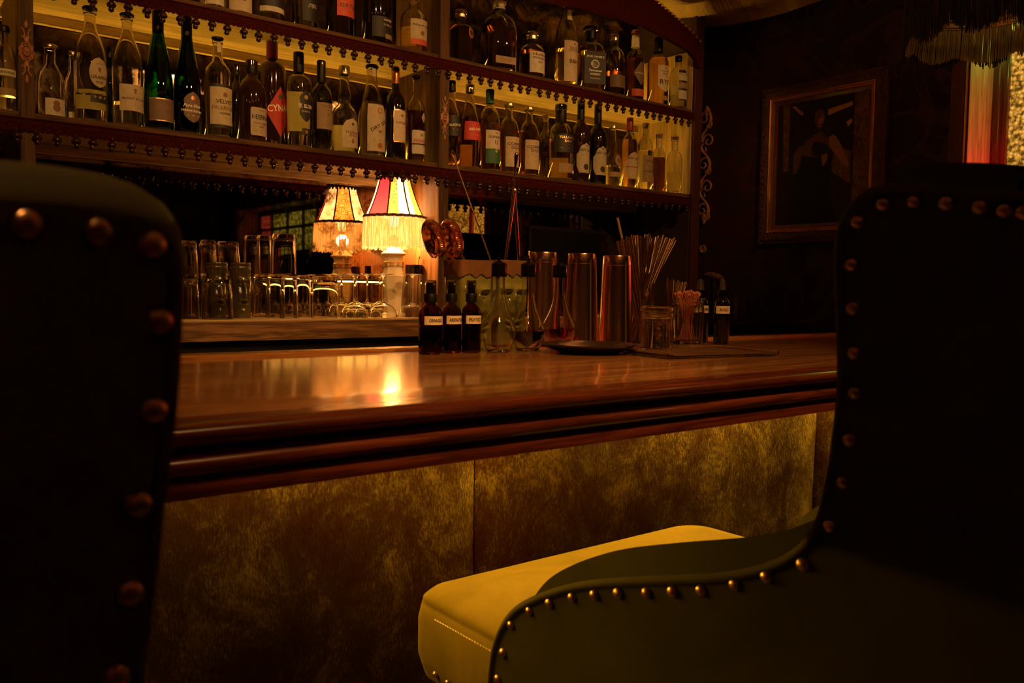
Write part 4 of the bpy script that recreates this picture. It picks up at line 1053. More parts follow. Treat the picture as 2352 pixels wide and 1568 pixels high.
# upturned stemmed coupes
def coupe_mesh(R, H):
    hb = .32 * H; mb = MB()
    o_ = [(R - .0012, 0), (R, .0008), (R * .985, hb * .22), (R * .90, hb * .50), (R * .70, hb * .78), (R * .40, hb * .95), (R * .14, hb * 1.03), (.0048, hb * 1.12), (.0036, hb * 1.35), (.0034, H * .85), (.0048, H * .92), (.010, H * .965), (R * .55, H * .985), (R * .72, H * .992), (R * .74, H), (0, H)]
    i_ = [(0, hb * .97), (R * .38, hb * .90), (R * .68, hb * .73), (R * .88, hb * .47), (R * .965, hb * .20), (R - .0014, .0004), (R - .0012, 0)]
    mb.lathe(o_, 40); mb.lathe(i_, 40)
    return mb.mesh('upturned_coupe', [M['glass']], 60)
ck = 0
coupes = [(814, 2.575, 'first coupe in the front row, next to the rocks glass'), (880, 2.58, 'second coupe in the front row, before the lamp'), (946, 2.585, 'third coupe of the front row, nearest the spray bottles'),
          (784, 2.69, 'second-row coupe behind the rocks glass'), (843, 2.69, 'second-row coupe left of the lamp base'),
          (816, 2.80, 'back-row coupe, left of the two by the mirror'), (872, 2.81, 'back-row coupe, right of the two by the mirror')]
for cx, Y, lab in coupes:
    p = onY(cx, 720, Y); H = onY(cx, 629, Y).z - ZM; R = 32 * depth(p) / FPX
    tag(link('upturned_coupe', coupe_mesh(R, H), None, (p.x, Y, ZM)), 'upturned stemmed coupe glass, ' + lab, 'glass', 'upturned coupes before the lamp')
# tulip glass
p = onY(930, 640, 2.80)
mb = MB(); H = .155
mb.lathe([(0, 0), (.030, 0), (.030, .002), (.006, .006), (.004, .02), (.004, .05), (.010, .056), (.028, .075), (.034, .10), (.031, .13), (.026, H), (.0248, H)], 36)
mb.lathe([(.0248, H), (.0295, .13), (.0325, .10), (.0265, .077), (.009, .059), (0, .057)], 36)
tag(mb.build('tulip_glass', M['glass'], None, (p.x, 2.80, ZM)), 'rounded stemmed tulip glass standing upright behind the coupes', 'glass')

# dark face mugs
M['tiki'] = noisy('brown_black_glaze', (0.03, 0.025, 0.012), (0.07, 0.05, 0.02), 0.22, 14, bs=0.1, coat=0.4)
M['tikigreen'] = noisy('olive_glaze', (0.16, 0.15, 0.03), (0.30, 0.26, 0.06), 0.18, 12, bs=0.1, coat=0.5)
M['tikibrown'] = noisy('brown_glaze', (0.16, 0.07, 0.03), (0.26, 0.12, 0.05), 0.25, 12, bs=0.1, coat=0.3)
def face_surf(R, H, sq=2.0, W_=1.0, D_=1.0, strength=1.0, ny=-1):
    """vessel wall with a face moulded on its -Y side"""
    def g_(x, c, s): return math.exp(-((x - c) / s) ** 2)
    def fn(u, v):
        a = 2 * PI * u - PI / 2
        ca, sa = math.cos(a), math.sin(a)
        q = sqr(a, sq)
        x, y = R * q * ca * W_, R * q * sa * D_
        d = 0
        w = ca * q   # -1..1 across the front
        if sa < -.05:
            fr = min(1, -sa * 1.6)
            d += .011 * g_(w, 0, .16) * g_(v, .50, .13) + .006 * g_(w, 0, .30) * g_(v, .42, .05)     # nose
            for s_ in (-1, 1):
                d += .0060 * g_(w, s_ * .42, .30) * g_(v, .68, .035)                                   # brow
                d -= .0050 * g_(w, s_ * .40, .20) * g_(v, .60, .045)
                d += .0055 * g_(w, s_ * .40, .14) * g_(v, .595, .022)                                   # eyelid
                d += .004 * g_(w, s_ * .48, .22) * g_(v, .44, .08)                                      # cheek
            d += .006 * g_(w, 0, .42) * g_(v, .315, .022) + .0065 * g_(w, 0, .38) * g_(v, .235, .025)   # lips
            d -= .005 * g_(w, 0, .40) * g_(v, .275, .014)
            d += .004 * g_(w, 0, .3) * g_(v, .12, .05)
            d *= fr * strength
        d += .0012 * math.sin(26 * w + 2) * g_(v, .84, .05)                                            # hair grooves
        d += .0022 * g_(v, .90, .012) + .0022 * g_(v, .965, .012)
        n = Vector((ca, sa, 0))
        return (x + n.x * d * W_, y + n.y * d, H * v)
    return fn
def face_mug(cx, yb, yt, w, Y, label, mat, z0, sq=2.0, D_=1.0, name='face_mug', group=None, strength=1.0, matrim=None, rz=0.0):
    p = onY(cx, yb, Y); R = w / 2 * depth(p) / FPX; H = onY(cx, yt, Y).z - z0
    t = thing(name, label, 'mug', (p.x, Y, z0), rz, group)
    mb = MB()
    f0 = face_surf(R, H, sq, 1.0, D_, strength)
    mb.grid(f0, 96, 70, 0, closeu=True)
    def fi(u, v):
        a = 2 * PI * u - PI / 2; q = sqr(a, sq) * (R - .004)
        return (q * math.cos(a), q * math.sin(a) * D_, H - (H - .012) * v)
    mb.grid(fi, 96, 8, 0, closeu=True)
    a0 = 69 * 96; b0 = 70 * 96
    for q in range(96):
        mb.f.append((a0 + q, a0 + (q + 1) % 96, b0 + (q + 1) % 96, b0 + q)); mb.mi.append(0); mb.fl.append(True)
    mb.f.append(tuple(b0 + 7 * 96 + q for q in range(96))); mb.mi.append(0); mb.fl.append(True)
    mb.f.append(tuple(range(95, -1, -1))); mb.mi.append(0); mb.fl.append(False)
    mb.build('mug_body', mat, t)
    if matrim:
        mb = MB()
        def fr(u, v):
            a = 2 * PI * u - PI / 2; q = sqr(a, sq) * (R + .0035)
            zl_ = H * (.835 + .02 * math.sin(5 * math.cos(a) * 2)); return (q * math.cos(a), q * math.sin(a) * D_, zl_ + (H + .002 - zl_) * v)
        mb.grid(fr, 96, 6, 0, closeu=True)
        mb.grid(lambda u, v: ((sqr(2 * PI * u, sq) * (R + .0035 - .0085 * v)) * math.cos(2 * PI * u), (sqr(2 * PI * u, sq) * (R + .0035 - .0085 * v)) * math.sin(2 * PI * u) * D_, H + .002), 96, 2, 0, closeu=True)
        mb.build('glazed_rim', matrim, t)
    return t
face_mug(499, 722, 602, 46, 2.71, 'dark glazed face mug, left of the two among the tumblers', M['tiki'], ZM, group='dark glazed face mugs')
face_mug(553, 722, 603, 44, 2.635, 'dark glazed face mug, right of the two, its face turned to the bar', M['tiki'], ZM, group='dark glazed face mugs')
# small black pots with picks, by the partition
for (cx, w, lab) in ((941, 20, 'small black pot with a pale spoon, next to the lamp base'), (958, 24, 'small black pot with a spoon, right of the lamp base by the post')):
    Y = 2.745 if cx == 941 else 2.66; p = onY(cx, 626, Y); zt_p = onY(cx, 608, Y).z; R = w / 2 * depth(p) / FPX
    t = thing('pick_pot', lab, 'pot', (p.x, Y, ZM - .004))
    H = zt_p - ZM + .004
    mb = MB(); mb.lathe([(0, 0), (R * .9, 0), (R * .9, H - .034), (0, H - .034)], 28); mb.build('glass_body', M['glass'], t)
    mb = MB(); mb.lathe([(0, H - .0335), (R, H - .0335), (R, H), (R - .0015, H), (R - .0015, H - .028), (0, H - .028)], 28); mb.build('black_holder', M['blackgloss'], t)
    mb = MB(); mb.tube([(0, 0, .05), (.004, -.003, H + .012), (.008, -.004, H + .03)], [.0012, .0012, .003], 8); mb.build('spoon', M['steel'], t)
# muddler between the lamp and spray bottles
p = onZ(966, 745, ZC)

# ------------------------------------------------------------------ things on the bar counter
ZT = ZC + .0004
def base_at(cx, yb, w):
    """pixel of the front bottom edge and width -> centre point and radius"""
    p = onZ(cx, yb, ZC); R = w / 2 * depth(p) / FPX
    d = (p - O_); d.z = 0; d.normalize()
    return p + d * R, R
def top_h(p, cx, yt): return onY(cx, yt, p.y).z - ZT
def tape_label(prof, txt, R, H, z0, z1, half, ang, parent, wf=.8, cx=0.0):
    me = label_mesh(prof, R, H, z0, z1, half, [M['tape'], M['ink']], texts=[(txt, .5, wf, 1, (z1 - z0) * .40)] if txt else [], ang=ang, off=.0005)
    return link('tape_label', me, parent)
SPR = [(0, 0), (.93, 0), (1, .012), (1, .52), (.985, .56), (.90, .60), (.72, .64), (.50, .665), (.44, .68), (.44, .72), (.40, 1)]
for (cx, yb, w, yt, txt, lab, wf) in ((988, 815, 55, 643, 'ORANGE B', 'amber spray bottle labelled ORANGE, leftmost of the three on the counter', .60), (1036, 812, 46, 643, 'ABSINTHE', 'amber spray bottle labelled ABSINTHE, between two others', .72), (1081, 811, 46, 643, 'PEATED S', 'amber spray bottle labelled PEATED, beside the clear decanter', .72)):
    p, R = base_at(cx, yb, w); H = top_h(p, cx, yt)
    t = thing('spray_bottle', lab, 'bottle', (p.x, p.y, ZT), 0, 'amber spray bottles')
    body = [(r * R, z * H) for r, z in SPR[:-1]]
    mb = MB(); mb.lathe(body, 36)
    inn = [(0, .005)] + [(r - .002, max(z, .006)) for r, z in body[2:]]
    mb.lathe(inn[::-1], 36)
    mb.build('glass_body', M['amberglass'], t)
    mb = MB(); mb.lathe([(0, .0055), (R * .90, .0055), (R - .0024, .01), (R - .0024, H * .36), (0, H * .36)], 32); mb.build('liquid', M['l_dark'], t)
    mb = MB(); mb.tube([(-.004, .002, .01), (0, 0, H * .66)], .0016, 8); mb.build('dip_tube', M['inkwhite'], t)
    mb = MB(); mb.lathe([(R * .46, H * .70), (R * .56, H * .70), (R * .56, H * .80), (R * .50, H * .815), (R * .46, H * .82)], 30)
    mb.lathe([(0, H * .815), (R * .40, H * .815), (R * .40, H * .92), (R * .36, H * .965), (R * .1, H * .97), (0, H * .97)], 24)
    hd_ = mb.build('spray_head', M['black'], t)
    mb = MB(); mb.lathe([(0, 0), (.0018, 0), (.0022, .0006), (0, .0006)], 12, M_=Matrix.Translation((R * .05, -R * .405, H * .945)) @ Matrix.Rotation(PI / 2, 4, 'X')); mb.build('nozzle', M['inkwhite'], hd_)
    mb = MB(); mb.lathe([(R * .50, H * .822), (R * .485, H * .985), (R * .40, H), (0, H)], 30); mb.lathe([(0, H - .001), (R * .38, H - .001), (R * .465, H * .983), (R * .48, H * .822), (R * .50, H * .822)], 30)
    mb.build('clear_overcap', M['glass'], t)
    tape_label(SPR, txt, R, H, H * .40, H * .515, R * 1.05, -.04, t, wf)
# dasher decanters
DEC = [(0, 0), (.55, 0), (.60, .008), (.66, .03), (.90, .13), (1.0, .20), (1.0, .225), (.94, .26), (.72, .34), (.52, .43), (.38, .53), (.33, .62), (.315, .72), (.315, .82)]
for (cx, yb, w, yt, liq, fl, lab) in ((1144, 811, 88, 586, 'l_red', .08, 'clear flared decanter with black dasher cap, nearly empty, nearest the spray bottles'),
                                      (1211, 808, 88, 588, 'l_black', .21, 'clear flared decanter with near-black liquid, behind the middle'),
                                      (1283, 800, 84, 592, 'l_red', .21, 'clear flared decanter holding red liquid, behind the black tray')):
    p, R = base_at(cx, yb, w); H = top_h(p, cx, yt)
    if cx == 1144: pass
    t = thing('dasher_bottle', lab, 'decanter', (p.x, p.y, ZT), 0, 'glass dasher decanters')
    k = 1.0; Hg = H
    body = [(r * R, z * Hg) for r, z in DEC]
    mb = MB(); mb.lathe(body, 44)
    inn = [(0, .006)] + [(max(.003, r - .0025), max(z, .006)) for r, z in body[3:]]
    mb.lathe(inn[::-1], 44)
    mb.build('glass_body', M['glass'], t)
    zf = fl * Hg
    l = [(0, .0064)] + [(max(.003, r - .0030), z) for r, z in body[3:] if z < zf and z > .0066] + [(R * rat(DEC, fl) - .0030, zf), (0, zf)]
    mb = MB(); mb.lathe(l, 40); mb.build('liquid', M[liq], t)
    rn = R * .315
    mb = MB(); mb.lathe([(rn * 1.0, Hg * .78), (rn * 1.32, Hg * .78), (rn * 1.32, Hg * .90), (rn * 1.26, Hg * .915), (rn * .9, Hg * .925), (rn * .45, Hg * .94), (rn * .22, Hg * .95), (rn * .22, Hg * .962), (rn * .34, Hg * .966), (rn * .34, Hg * .975), (rn * .14, Hg * .982), (rn * .12, Hg * 1.0), (0, Hg)], 28)
    mb.build('dasher_cap', M['blackgloss'], t)

# square green face vessels holding bar tools
pL = onZ(1073, 800, ZC); VY = 1.56
vt = []
for (cx, w, lab) in ((1074, 88, 'olive glazed square face vessel holding strainers and a bar spoon, left of the pair'), (1159, 76, 'olive glazed square face vessel holding tongs and a bar spoon, right of the pair')):
    vt.append(face_mug(cx, 770, 600, w, VY + .035, lab, M['tikigreen'], ZT, sq=7.0, D_=.85, name='face_vessel', group='olive square face vessels', strength=2.1, matrim=M['tikibrown']))
vL, vR = vt
zr = onY(1074, 600, VY).z
# twisted bar spoons
def bar_spoon(px0, px1, Yt, Yb_, lab, flat=False):
    a = onY(px0[0], px0[1], Yt); b2 = onY(px1[0], px1[1], Yb_)
    d = (b2 - a); ex = b2 + d.normalized() * .10
    t = thing('bar_spoon', lab, 'bar spoon', (ex.x, ex.y, ex.z))
    E0 = Vector(ex); A = a - E0; B = Vector((0, 0, 0)); ax = (A - B).normalized(); Ln = (A - B).length
    s1 = ax.cross(Vector((0, 1, 0))).normalized(); s2 = ax.cross(s1)
    mb = MB(); n = 340; vs = []; fs = []
    for i in range(n):
        v = i / (n - 1); c = B + ax * (Ln - .045) * v; tw = v * Ln / .0052 * PI
        for k in range(4):
            an = tw + k * PI / 2; rr = .0021 if k % 2 == 0 else .0013
            vs.append(c + (s1 * math.cos(an) + s2 * math.sin(an)) * rr)
    for i in range(n - 1):
        for k in range(4): fs.append((i * 4 + k, i * 4 + (k + 1) % 4, (i + 1) * 4 + (k + 1) % 4, (i + 1) * 4 + k))
    mb.add(vs, fs); mb.build('twisted_stem', M['steel'], t, sharp=0)
    mb = MB(); q = [ax * (Ln - .046 + .046 * v) for v in np.linspace(0, 1, 10)]
    mb.tube(q, [.0017, .0020, .0024, .0029, .0034, .0040, .0046, .0052, .0050, .0022], 14); mb.build('weighted_end', M['steel'], t)
    return t
bar_spoon((1037, 346), (1128, 600), 1.50, VY + .02, 'long twisted bar spoon leaning left out of the olive face vessel')
bar_spoon((1187, 349), (1163, 600), 1.56, VY + .03, 'long twisted bar spoon standing nearly upright beside the tongs')
# tongs / tweezers
a = onY(1182, 440, VY + .02); b2 = onY(1160, 602, VY + .02); b3 = onY(1192, 602, VY + .03)
base = onY(1176, 640, VY + .03)
t = thing('bar_tongs', 'tall narrow steel tongs standing in the right olive face vessel', 'tongs', base)
for q_ in (b2, b3):
    mb = MB(); A = a - base; B = q_ - base; d = (B - A); e = A + d * 1.25
    w0 = Vector((1, 0, 0)).cross(d).normalized()
    pts = [A, A + d * .3, A + d * .7, e]
    mb.tube(pts, [.0045, .0052, .0050, .0030], 12, sx=.35); mb.build('tong_arm', M['copper'], t)
mb = MB(); mb.lathe([(0, -.006), (.0055, -.003), (.006, .004), (.003, .009), (0, .010)], 14, tuple(a - base)); mb.build('pivot_end', M['copper'], t)
# hawthorne strainers
def strainer(cx, cy_, Y, rad, lean, lab, hx, hy):
    c = onY(cx, cy_, Y)
    t = thing('cocktail_strainer', lab, 'strainer', c, 0, 'coil strainers in the left face vessel')
    ma = (math.sin(lean) * CR - math.cos(lean) * CU)          # down the long axis as seen
    nn = (.89 * (-math.cos(lean) * CR - math.sin(lean) * CU) - .45 * CF).normalized()
    xa = -(ma - nn * ma.dot(nn)).normalized(); za = -nn; ya = za.cross(xa)
    Rm = Matrix((xa, ya, za)).transposed().to_4x4()
    mb = MB(); mb.lathe([(0, 0), (rad * .93, 0), (rad, .0006), (rad * 1.02, .002), (rad, .0024), (rad * .9, .0016), (0, .0016)], 44, M_=Rm); mb.build('strainer_disc', M['copper'], t)
    mb = MB(); pts = []; nt_ = 52
    for i in range(nt_ * 9):
        a_ = -2.6 + 5.2 * i / (nt_ * 9 - 1); b_ = 2 * PI * i / 9
        rr = rad * .90 + .0065 * math.cos(b_)
        pts.append(Rm @ Vector((rr * math.cos(a_), rr * math.sin(a_), -.0075 + .0065 * math.sin(b_))))
    mb.tube(pts, .0011, 6); mb.build('spring_coil', M['copper'], t)
    mb = MB(); mb.lathe([(rad * .72, -.002), (rad * .80, -.012), (rad * .70, -.017), (rad * .60, -.012), (rad * .5, -.002)], 36, M_=Rm); mb.build('inner_cup', M['copper'], t)
    h = onY(hx, hy, VY + .03) - c
    mb = MB(); st = h.normalized() * rad * .95
    mb.tube([st, st.lerp(h, .5), h, h + h.normalized() * .04], [.0055, .0045, .0060, .0070], 12, sx=.35); mb.build('handle', M['copper'], t)
    return t
strainer(1001, 548, 1.53, .040, R_(20), 'copper coil strainer at far left of the olive face vessels', 1045, 600)
strainer(1042, 549, 1.55, .042, R_(16), 'copper coil strainer with wide ridged spring, right of the two', 1068, 600)

# mixing tins (copper), upturned
for (cx, yb, w, yt, wt, lab, dy) in ((1247, 790, 84, 579, 62, 'upturned copper mixing tin behind the decanters, left of the three', .0), (1333, 794, 82, 582, 66, 'upturned copper mixing tin in the middle of three', .0), (1413, 794, 82, 587, 66, 'upturned copper mixing tin nearest the straws', .0)):
    p, R = base_at(cx, yb, w); p = Vector((p.x, p.y + dy, p.z)); H = top_h(p, cx, yt)
    r1 = R * wt / w
    t = thing('mixing_tin', lab, 'mixing tin', (p.x, p.y, ZT), 0, 'upturned copper mixing tins')
    mb = MB(); mb.lathe([(R * .96, 0), (R, .001), (R * 1.005, .003), (R * .99, .006), (r1 + (R - r1) * .12, H * .885)], 56); mb.build('tin_wall', M['copper'], t)
    mb = MB(); mb.lathe([(r1 + (R - r1) * .12 - .0004, H * .885), (r1 + (R - r1) * .12 - .0008, H * .888), (r1 + (R - r1) * .11, H * .892), (r1, H * .985), (r1 * .97, H * .997), (r1 * .93, H), (r1 * .9, H - .002), (0, H - .002)], 56); mb.build('weighted_base', M['copper'], t)
# clear glass behind the decanters
p, R = base_at(1202, 791, 40); H = top_h(p, 1215, 577)
mb = MB(); mb.lathe([(R * .8, 0), (R, 0), (R * .85, H), (0, H)], 36); mb.lathe([(0, H - .012), (R * .80, H - .012), (R * .95, 0)], 36)
tag(mb.build('mixing_glass', M['glass'], None, (p.x, p.y, ZT)), 'tall clear upturned mixing glass behind the second decanter', 'glass')

# black tray
p, R = base_at(1356, 822, 132); Rr = 112 * depth(onZ(1356, 800, ZC)) / FPX
pc = onZ(1355, 812, ZC); d = depth(pc); 
c0 = Vector((pc.x, pc.y, 0)) + Vector((CF.x, CF.y, 0)).normalized() * .030
Rt = 111 * depth((c0.x, c0.y, ZC)) / FPX
h = .019
mb = MB(); mb.lathe([(0, 0), (Rt * .60, 0), (Rt * .66, .003), (Rt * .86, h * .55), (Rt * .985, h * .93), (Rt, h), (Rt * .99, h + .001), (Rt * .95, h), (Rt * .85, h * .72), (Rt * .68, .0075), (Rt * .62, .006), (0, .006)], 72)
M['tray'] = noisy('black_worn_tray', (0.010, 0.008, 0.006), (0.016, 0.012, 0.009), 0.22, 30, bs=0.04)
tag(mb.build('round_tray', M['tray'], None, (c0.x, c0.y, ZT)), 'shallow round black tray lying on the counter before the mixing tins', 'tray')

# tall jar of metal straws
p, R = base_at(1483, 792, 78); p = Vector((p.x + .02, p.y + .05, p.z)); R *= 1.0
zj = top_h(p, 1491, 651)
SJ = p.copy(); 
jar = thing('straw_jar', 'tall clear glass jar packed with long metal straws, behind the squat lidded jar', 'jar', (p.x, p.y, ZT))
mb = MB(); mb.lathe([(0, 0), (R * .93, 0), (R, .004), (R, zj), (R - .0025, zj)], 44); mb.lathe([(R - .0025, zj), (R - .0028, .007), (0, .007)], 44)
mb.build('jar_glass', M['glass'], jar)
def straw_mesh(L_, r_):
    mb = MB(); mb.lathe([(r_ * .8, 0), (r_, 0), (r_, L_), (r_ * .8, L_), (r_ * .8, L_ - .03)], 10); return mb.mesh('metal_straw', [M['straw']], 30)
sm = straw_mesh(.245, .0031)
rnd = random.Random(11)
def place_straw(a, b2, me, name, label, cat, group, full=0):
    d = (b2 - a).normalized(); q = Vector((0, 0, 1)).rotation_difference(d)
    o = bpy.data.objects.new(name, me); COL.objects.link(o); o.rotation_mode = 'QUATERNION'; o.rotation_quaternion = q; o.location = a
    if full: o.scale = (1, 1, (b2 - a).length / full)
    return tag(o, label, cat, group)
for k in range(44):
    # bases in the jar, tops fanned between the two photographed edges
    f = (k + rnd.uniform(-.3, .3)) / 43.0
    tx, ty = 1418 + 134 * f, 552 - 12 * math.sin(f * PI) + rnd.uniform(-5, 7)
    Yt = SJ.y + rnd.uniform(-.035, .035) * (1 - abs(2 * f - 1) * .6)
    top_ = onY(tx, ty, Yt)
    if f < .25: bx_ = .35 * R + rnd.uniform(-.2, .2) * R
    else: bx_ = (.55 - 1.25 * (f - .25) / .75) * R + rnd.uniform(-.15, .15) * R
    ba = Vector((SJ.x + bx_ * CR.x + rnd.uniform(-.4, .4) * R * CF.x, SJ.y + bx_ * CR.y + rnd.uniform(-.4, .4) * R * CF.y, ZT + .009))
    place_straw(ba, top_, sm if (top_ - ba).length > .2 else sm, 'metal_straw', 'long thin bronze-coloured metal straw fanned out of the tall jar', 'straw', 'long metal straws in the tall jar', .245)
# short straws behind
p = onZ(1560, 780, ZC) ; p.z = ZT; p.y += .035
jb = MB(); R2 = .026; jb.lathe([(0, 0), (R2, 0), (R2, .085), (R2 - .002, .085)], 32); jb.lathe([(R2 - .002, .085), (R2 - .002, .005), (0, .005)], 32)
tag(jb.build('short_straw_glass', M['glass'], None, p), 'small clear glass holding short black-gold straws, behind the pink pick jar', 'glass')
sm2 = straw_mesh(.145, .0022); 
for k in range(16):
    f = k / 15.0; tp = onY(1531 + 46 * f, 640 + 8 * f + rnd.uniform(-3, 5), p.y + rnd.uniform(-.012, .012))
    ba = Vector((p.x + rnd.uniform(-.008, .008), p.y + rnd.uniform(-.008, .008), ZT + .006))
    place_straw(ba, tp, sm2, 'short_metal_straw', 'short dark metal straw in the small glass behind the pick jar', 'straw', 'short metal straws', .145)

# acrylic tray with folded leather napkins and squat lidded jar
A_, B_ = onZ(1535, 826, ZC), onZ(1790, 818, ZC)
ux = (B_ - A_); ux.z = 0; Lx = ux.length; ux.normalize(); uy = Vector((-ux.y, ux.x, 0)); Wd = .195
ang = math.atan2(ux.y, ux.x)
cT = A_ + ux * Lx / 2 + uy * Wd / 2
tr = thing('acrylic_tray', 'low clear acrylic tray set at an angle, beside the squat lidded jar', 'tray', (cT.x, cT.y, ZT), ang)
mb = MB(); hh = .0115
mb.box(-Lx / 2, Lx / 2, -Wd / 2, Wd / 2, 0, .003)
for (a, b2, c, d) in ((-Lx / 2, Lx / 2, -Wd / 2, -Wd / 2 + .0035), (-Lx / 2, Lx / 2, Wd / 2 - .0035, Wd / 2), (-Lx / 2, -Lx / 2 + .0035, -Wd / 2 + .0035, Wd / 2 - .0035), (Lx / 2 - .0035, Lx / 2, -Wd / 2 + .0035, Wd / 2 - .0035)):
    mb.box(a, b2, c, d, .0031, hh)
bevel(mb.build('tray_body', M['acrylic'], tr), .0008)
mb = MB(); mb.box(-Lx / 2 + .03, Lx / 2 - .03, -Wd / 2 + .02, Wd / 2 - .01, 0, .0045)
o = mb.build('leather_pad', noisy('tan_leather', (0.10, 0.042, 0.016), (0.15, 0.065, 0.025), 0.55, 40), None, (cT.x, cT.y, ZT + .0034)); o.rotation_euler = (0, 0, ang)
bevel(o, .0015); tag(o, 'flat brown leather pad lying inside the clear acrylic tray', 'pad')
# squat jar (stands on the tray corner)
p, R = base_at(1507, 812, 74); H = onY(1507, 702, p.y).z - ZT
sj = thing('lidded_jar', 'squat clear glass jar with ridged screw lid and a gold coil inside', 'jar', (p.x, p.y, ZT + .0035)); H -= .0035
mb = MB(); mb.lathe([(0, 0), (R * .95, 0), (R, .004), (R, H * .68), (R * .97, H * .72), (R * .97, H * .80), (R * .93, H * .80)], 48); mb.lathe([(R * .93, H * .80), (R * .93, H * .7), (R * .93, .009), (0, .009)], 48)
mb.build('jar_glass', M['glass'], sj)
mb = MB(); pr = [(0, H * .82), (R * .96, H * .82)]
pr = [(R * .985, H * .70), (R * 1.05, H * .70), (R * 1.09, H * .725), (R * 1.05, H * .75), (R * 1.05, H * .775), (R * 1.09, H * .80), (R * 1.05, H * .83), (R * 1.05, H * .85), (R * 1.09, H * .88), (R * 1.09, H * .93), (R * 1.02, H * .985), (R * .95, H), (0, H)]
mb.lathe(pr, 52); mb.lathe([(0, H * .96), (R * .95, H * .95), (R * 1.0, H * .90), (R * .985, H * .70)], 52); mb.build('ridged_lid', M['glassw'], sj)
mb = MB(); pts = []
for i in range(120):
    a_ = i / 119; pts.append((R * .10 * math.cos(10 * PI * a_), R * .10 * math.sin(10 * PI * a_), .011 + H * .6 * a_))
mb.grid(lambda u, v: (R * (-.22 + .46 * u), -R * .05 + .10 * R * math.sin(6 * PI * v), .010 + H * .60 * v), 6, 60); mb.build('coiled_band', M['brass'], sj)
# faceted jar with pink picks
p, R = base_at(1578, 792, 76); H = top_h(p, 1578, 684)
pj = thing('pick_jar', 'faceted glass jar full of clear pink picks fanned at its mouth', 'jar', (p.x, p.y, ZT)); PJ = p
mb = MB(); mb.lathe([(0, 0), (R * .86, 0), (R * .92, .004), (R, H * .6), (R * .98, H * .80), (R * .92, H * .84), (R * .94, H * .87), (R * 1.0, H * .89), (R * .95, H * .91), (R * 1.0, H * .95), (R * .97, H), (R * .90, H)], 14)
mb.lathe([(R * .90, H), (R * .86, H * .84), (R * .9, H * .6), (R * .80, .008), (0, .008)], 40)
mb.build('jar_glass', M['glassw'], pj, sharp=12)
M['pink'] = glass('pink_clear_plastic', (1.0, 0.50, 0.32), 1.49)
mt, nt, b = nodes('pink_plastic_pick'); setin(b, base=(0.95, 0.36, 0.22), rough=0.12, trans=0.35, coat=0.5); M['pink'] = mt
pkm = MB(); Lp = H * 1.08
pkm.lathe([(0, 0), (.0010, .004), (.0013, Lp - .008), (.0013, Lp - .006), (.0035, Lp - .003), (.0035, Lp), (.0015, Lp + .003), (0, Lp + .003)], 8)
pkm = pkm.mesh('cocktail_pick', [M['pink']], 40)
for k in range(44):
    a1 = rnd.uniform(0, 2 * PI); r1 = R * .80 * math.sqrt(rnd.random()); a0_ = a1 + PI + rnd.uniform(-.5, .5); r0 = R * .55 * math.sqrt(rnd.random())
    ba = Vector((PJ.x + r0 * math.cos(a0_), PJ.y + r0 * math.sin(a0_), ZT + .010)); tp = Vector((PJ.x + r1 * math.cos(a1), PJ.y + r1 * math.sin(a1), ZT + H * rnd.uniform(1.0, 1.06)))
    place_straw(ba, tp, pkm, 'cocktail_pick', 'clear pink plastic pick crammed in the faceted jar', 'pick', 'pink picks in the faceted jar')
# dropper bottles
DRP = [(0, 0), (.93, 0), (1, .012), (1, .60), (.97, .64), (.80, .685), (.52, .715), (.48, .73), (.48, .74), (.4, 1)]
for (cx, yb, w, yt, txt, lab, ang_) in ((1622, 790, 40, 640, 'PPER LIME', 'black dropper bottle labelled PPER LIME, partly behind the pick jar', -.62), (1656, 791, 36, 640, 'ANGO', 'black dropper bottle labelled ANGO, rightmost bottle on the counter', -.66)):
    p, R = base_at(cx, yb, w); H = top_h(p, cx, yt)
    if cx == 1622: p = p + Vector((.012, .034, 0))
    t = thing('dropper_bottle', lab, 'bottle', (p.x, p.y, ZT), 0, 'black dropper bottles')
    body = [(r * R, z * H) for r, z in DRP[:-1]]
    mb = MB(); mb.lathe(body + [(0, H * .74)], 36); mb.build('glass_body', M['darkglass'], t)
    mb = MB(); mb.lathe([(R * .5, H * .735), (R * .66, H * .735), (R * .66, H * .825), (R * .5, H * .83)], 28); mb.build('screw_collar', M['blackgloss'], t)
    mb = MB(); mb.lathe([(R * .44, H * .83), (R * .40, H * .86), (R * .34, H * .88), (R * .33, H * .95), (R * .26, H * .985), (R * .12, H), (0, H)], 24); mb.build('rubber_bulb', noisy('olive_rubber_%d' % cx, (0.022, 0.018, 0.007), (0.035, 0.030, 0.011), 0.6, 40), t)
    tape_label(DRP, txt, R, H, H * .47, H * .585, R * 1.05, ang_, t, .55 if txt == 'ANGO' else .85)

# shapes behind the right end of the counter
t = thing('bar_terminal', 'dark till screen standing on the back bar in shadow, right bay', 'screen', (2.35, 2.62, ZW + .0005))
mb = MB(); mb.box(-.20, .20, -.02, .012, .06, .36); bevel(mb.build('screen_housing', pm('dull_black', (.004, .003, .003), .7, spec=.1), t), .006)
mb = MB(); mb.box(-.185, .185, -.0215, -.0201, .075, .345); mb.build('screen_face', pm('dark_screen', (.002, .002, .002), .6, spec=.05), t)
mb = MB(); mb.box(-.03, .03, -.01, .03, .005, .07); mb.box(-.10, .10, -.06, .08, 0, .008); bevel(mb.build('stand', M['black'], t), .003)
SXC = 3.13; gp = onX(1700, 738, SXC); SZ = gp.z
mb = MB(); mb.box(3.0, XW - .001, 1.78, 2.48, SZ - .03, SZ - .001); mb.box(3.02, XW - .001, 1.80, 2.46, 0, SZ - .031)
bevel(tag(mb.build('side_counter', M['black']), 'low dark side counter against the right wall behind the bar', 'counter'), .003)
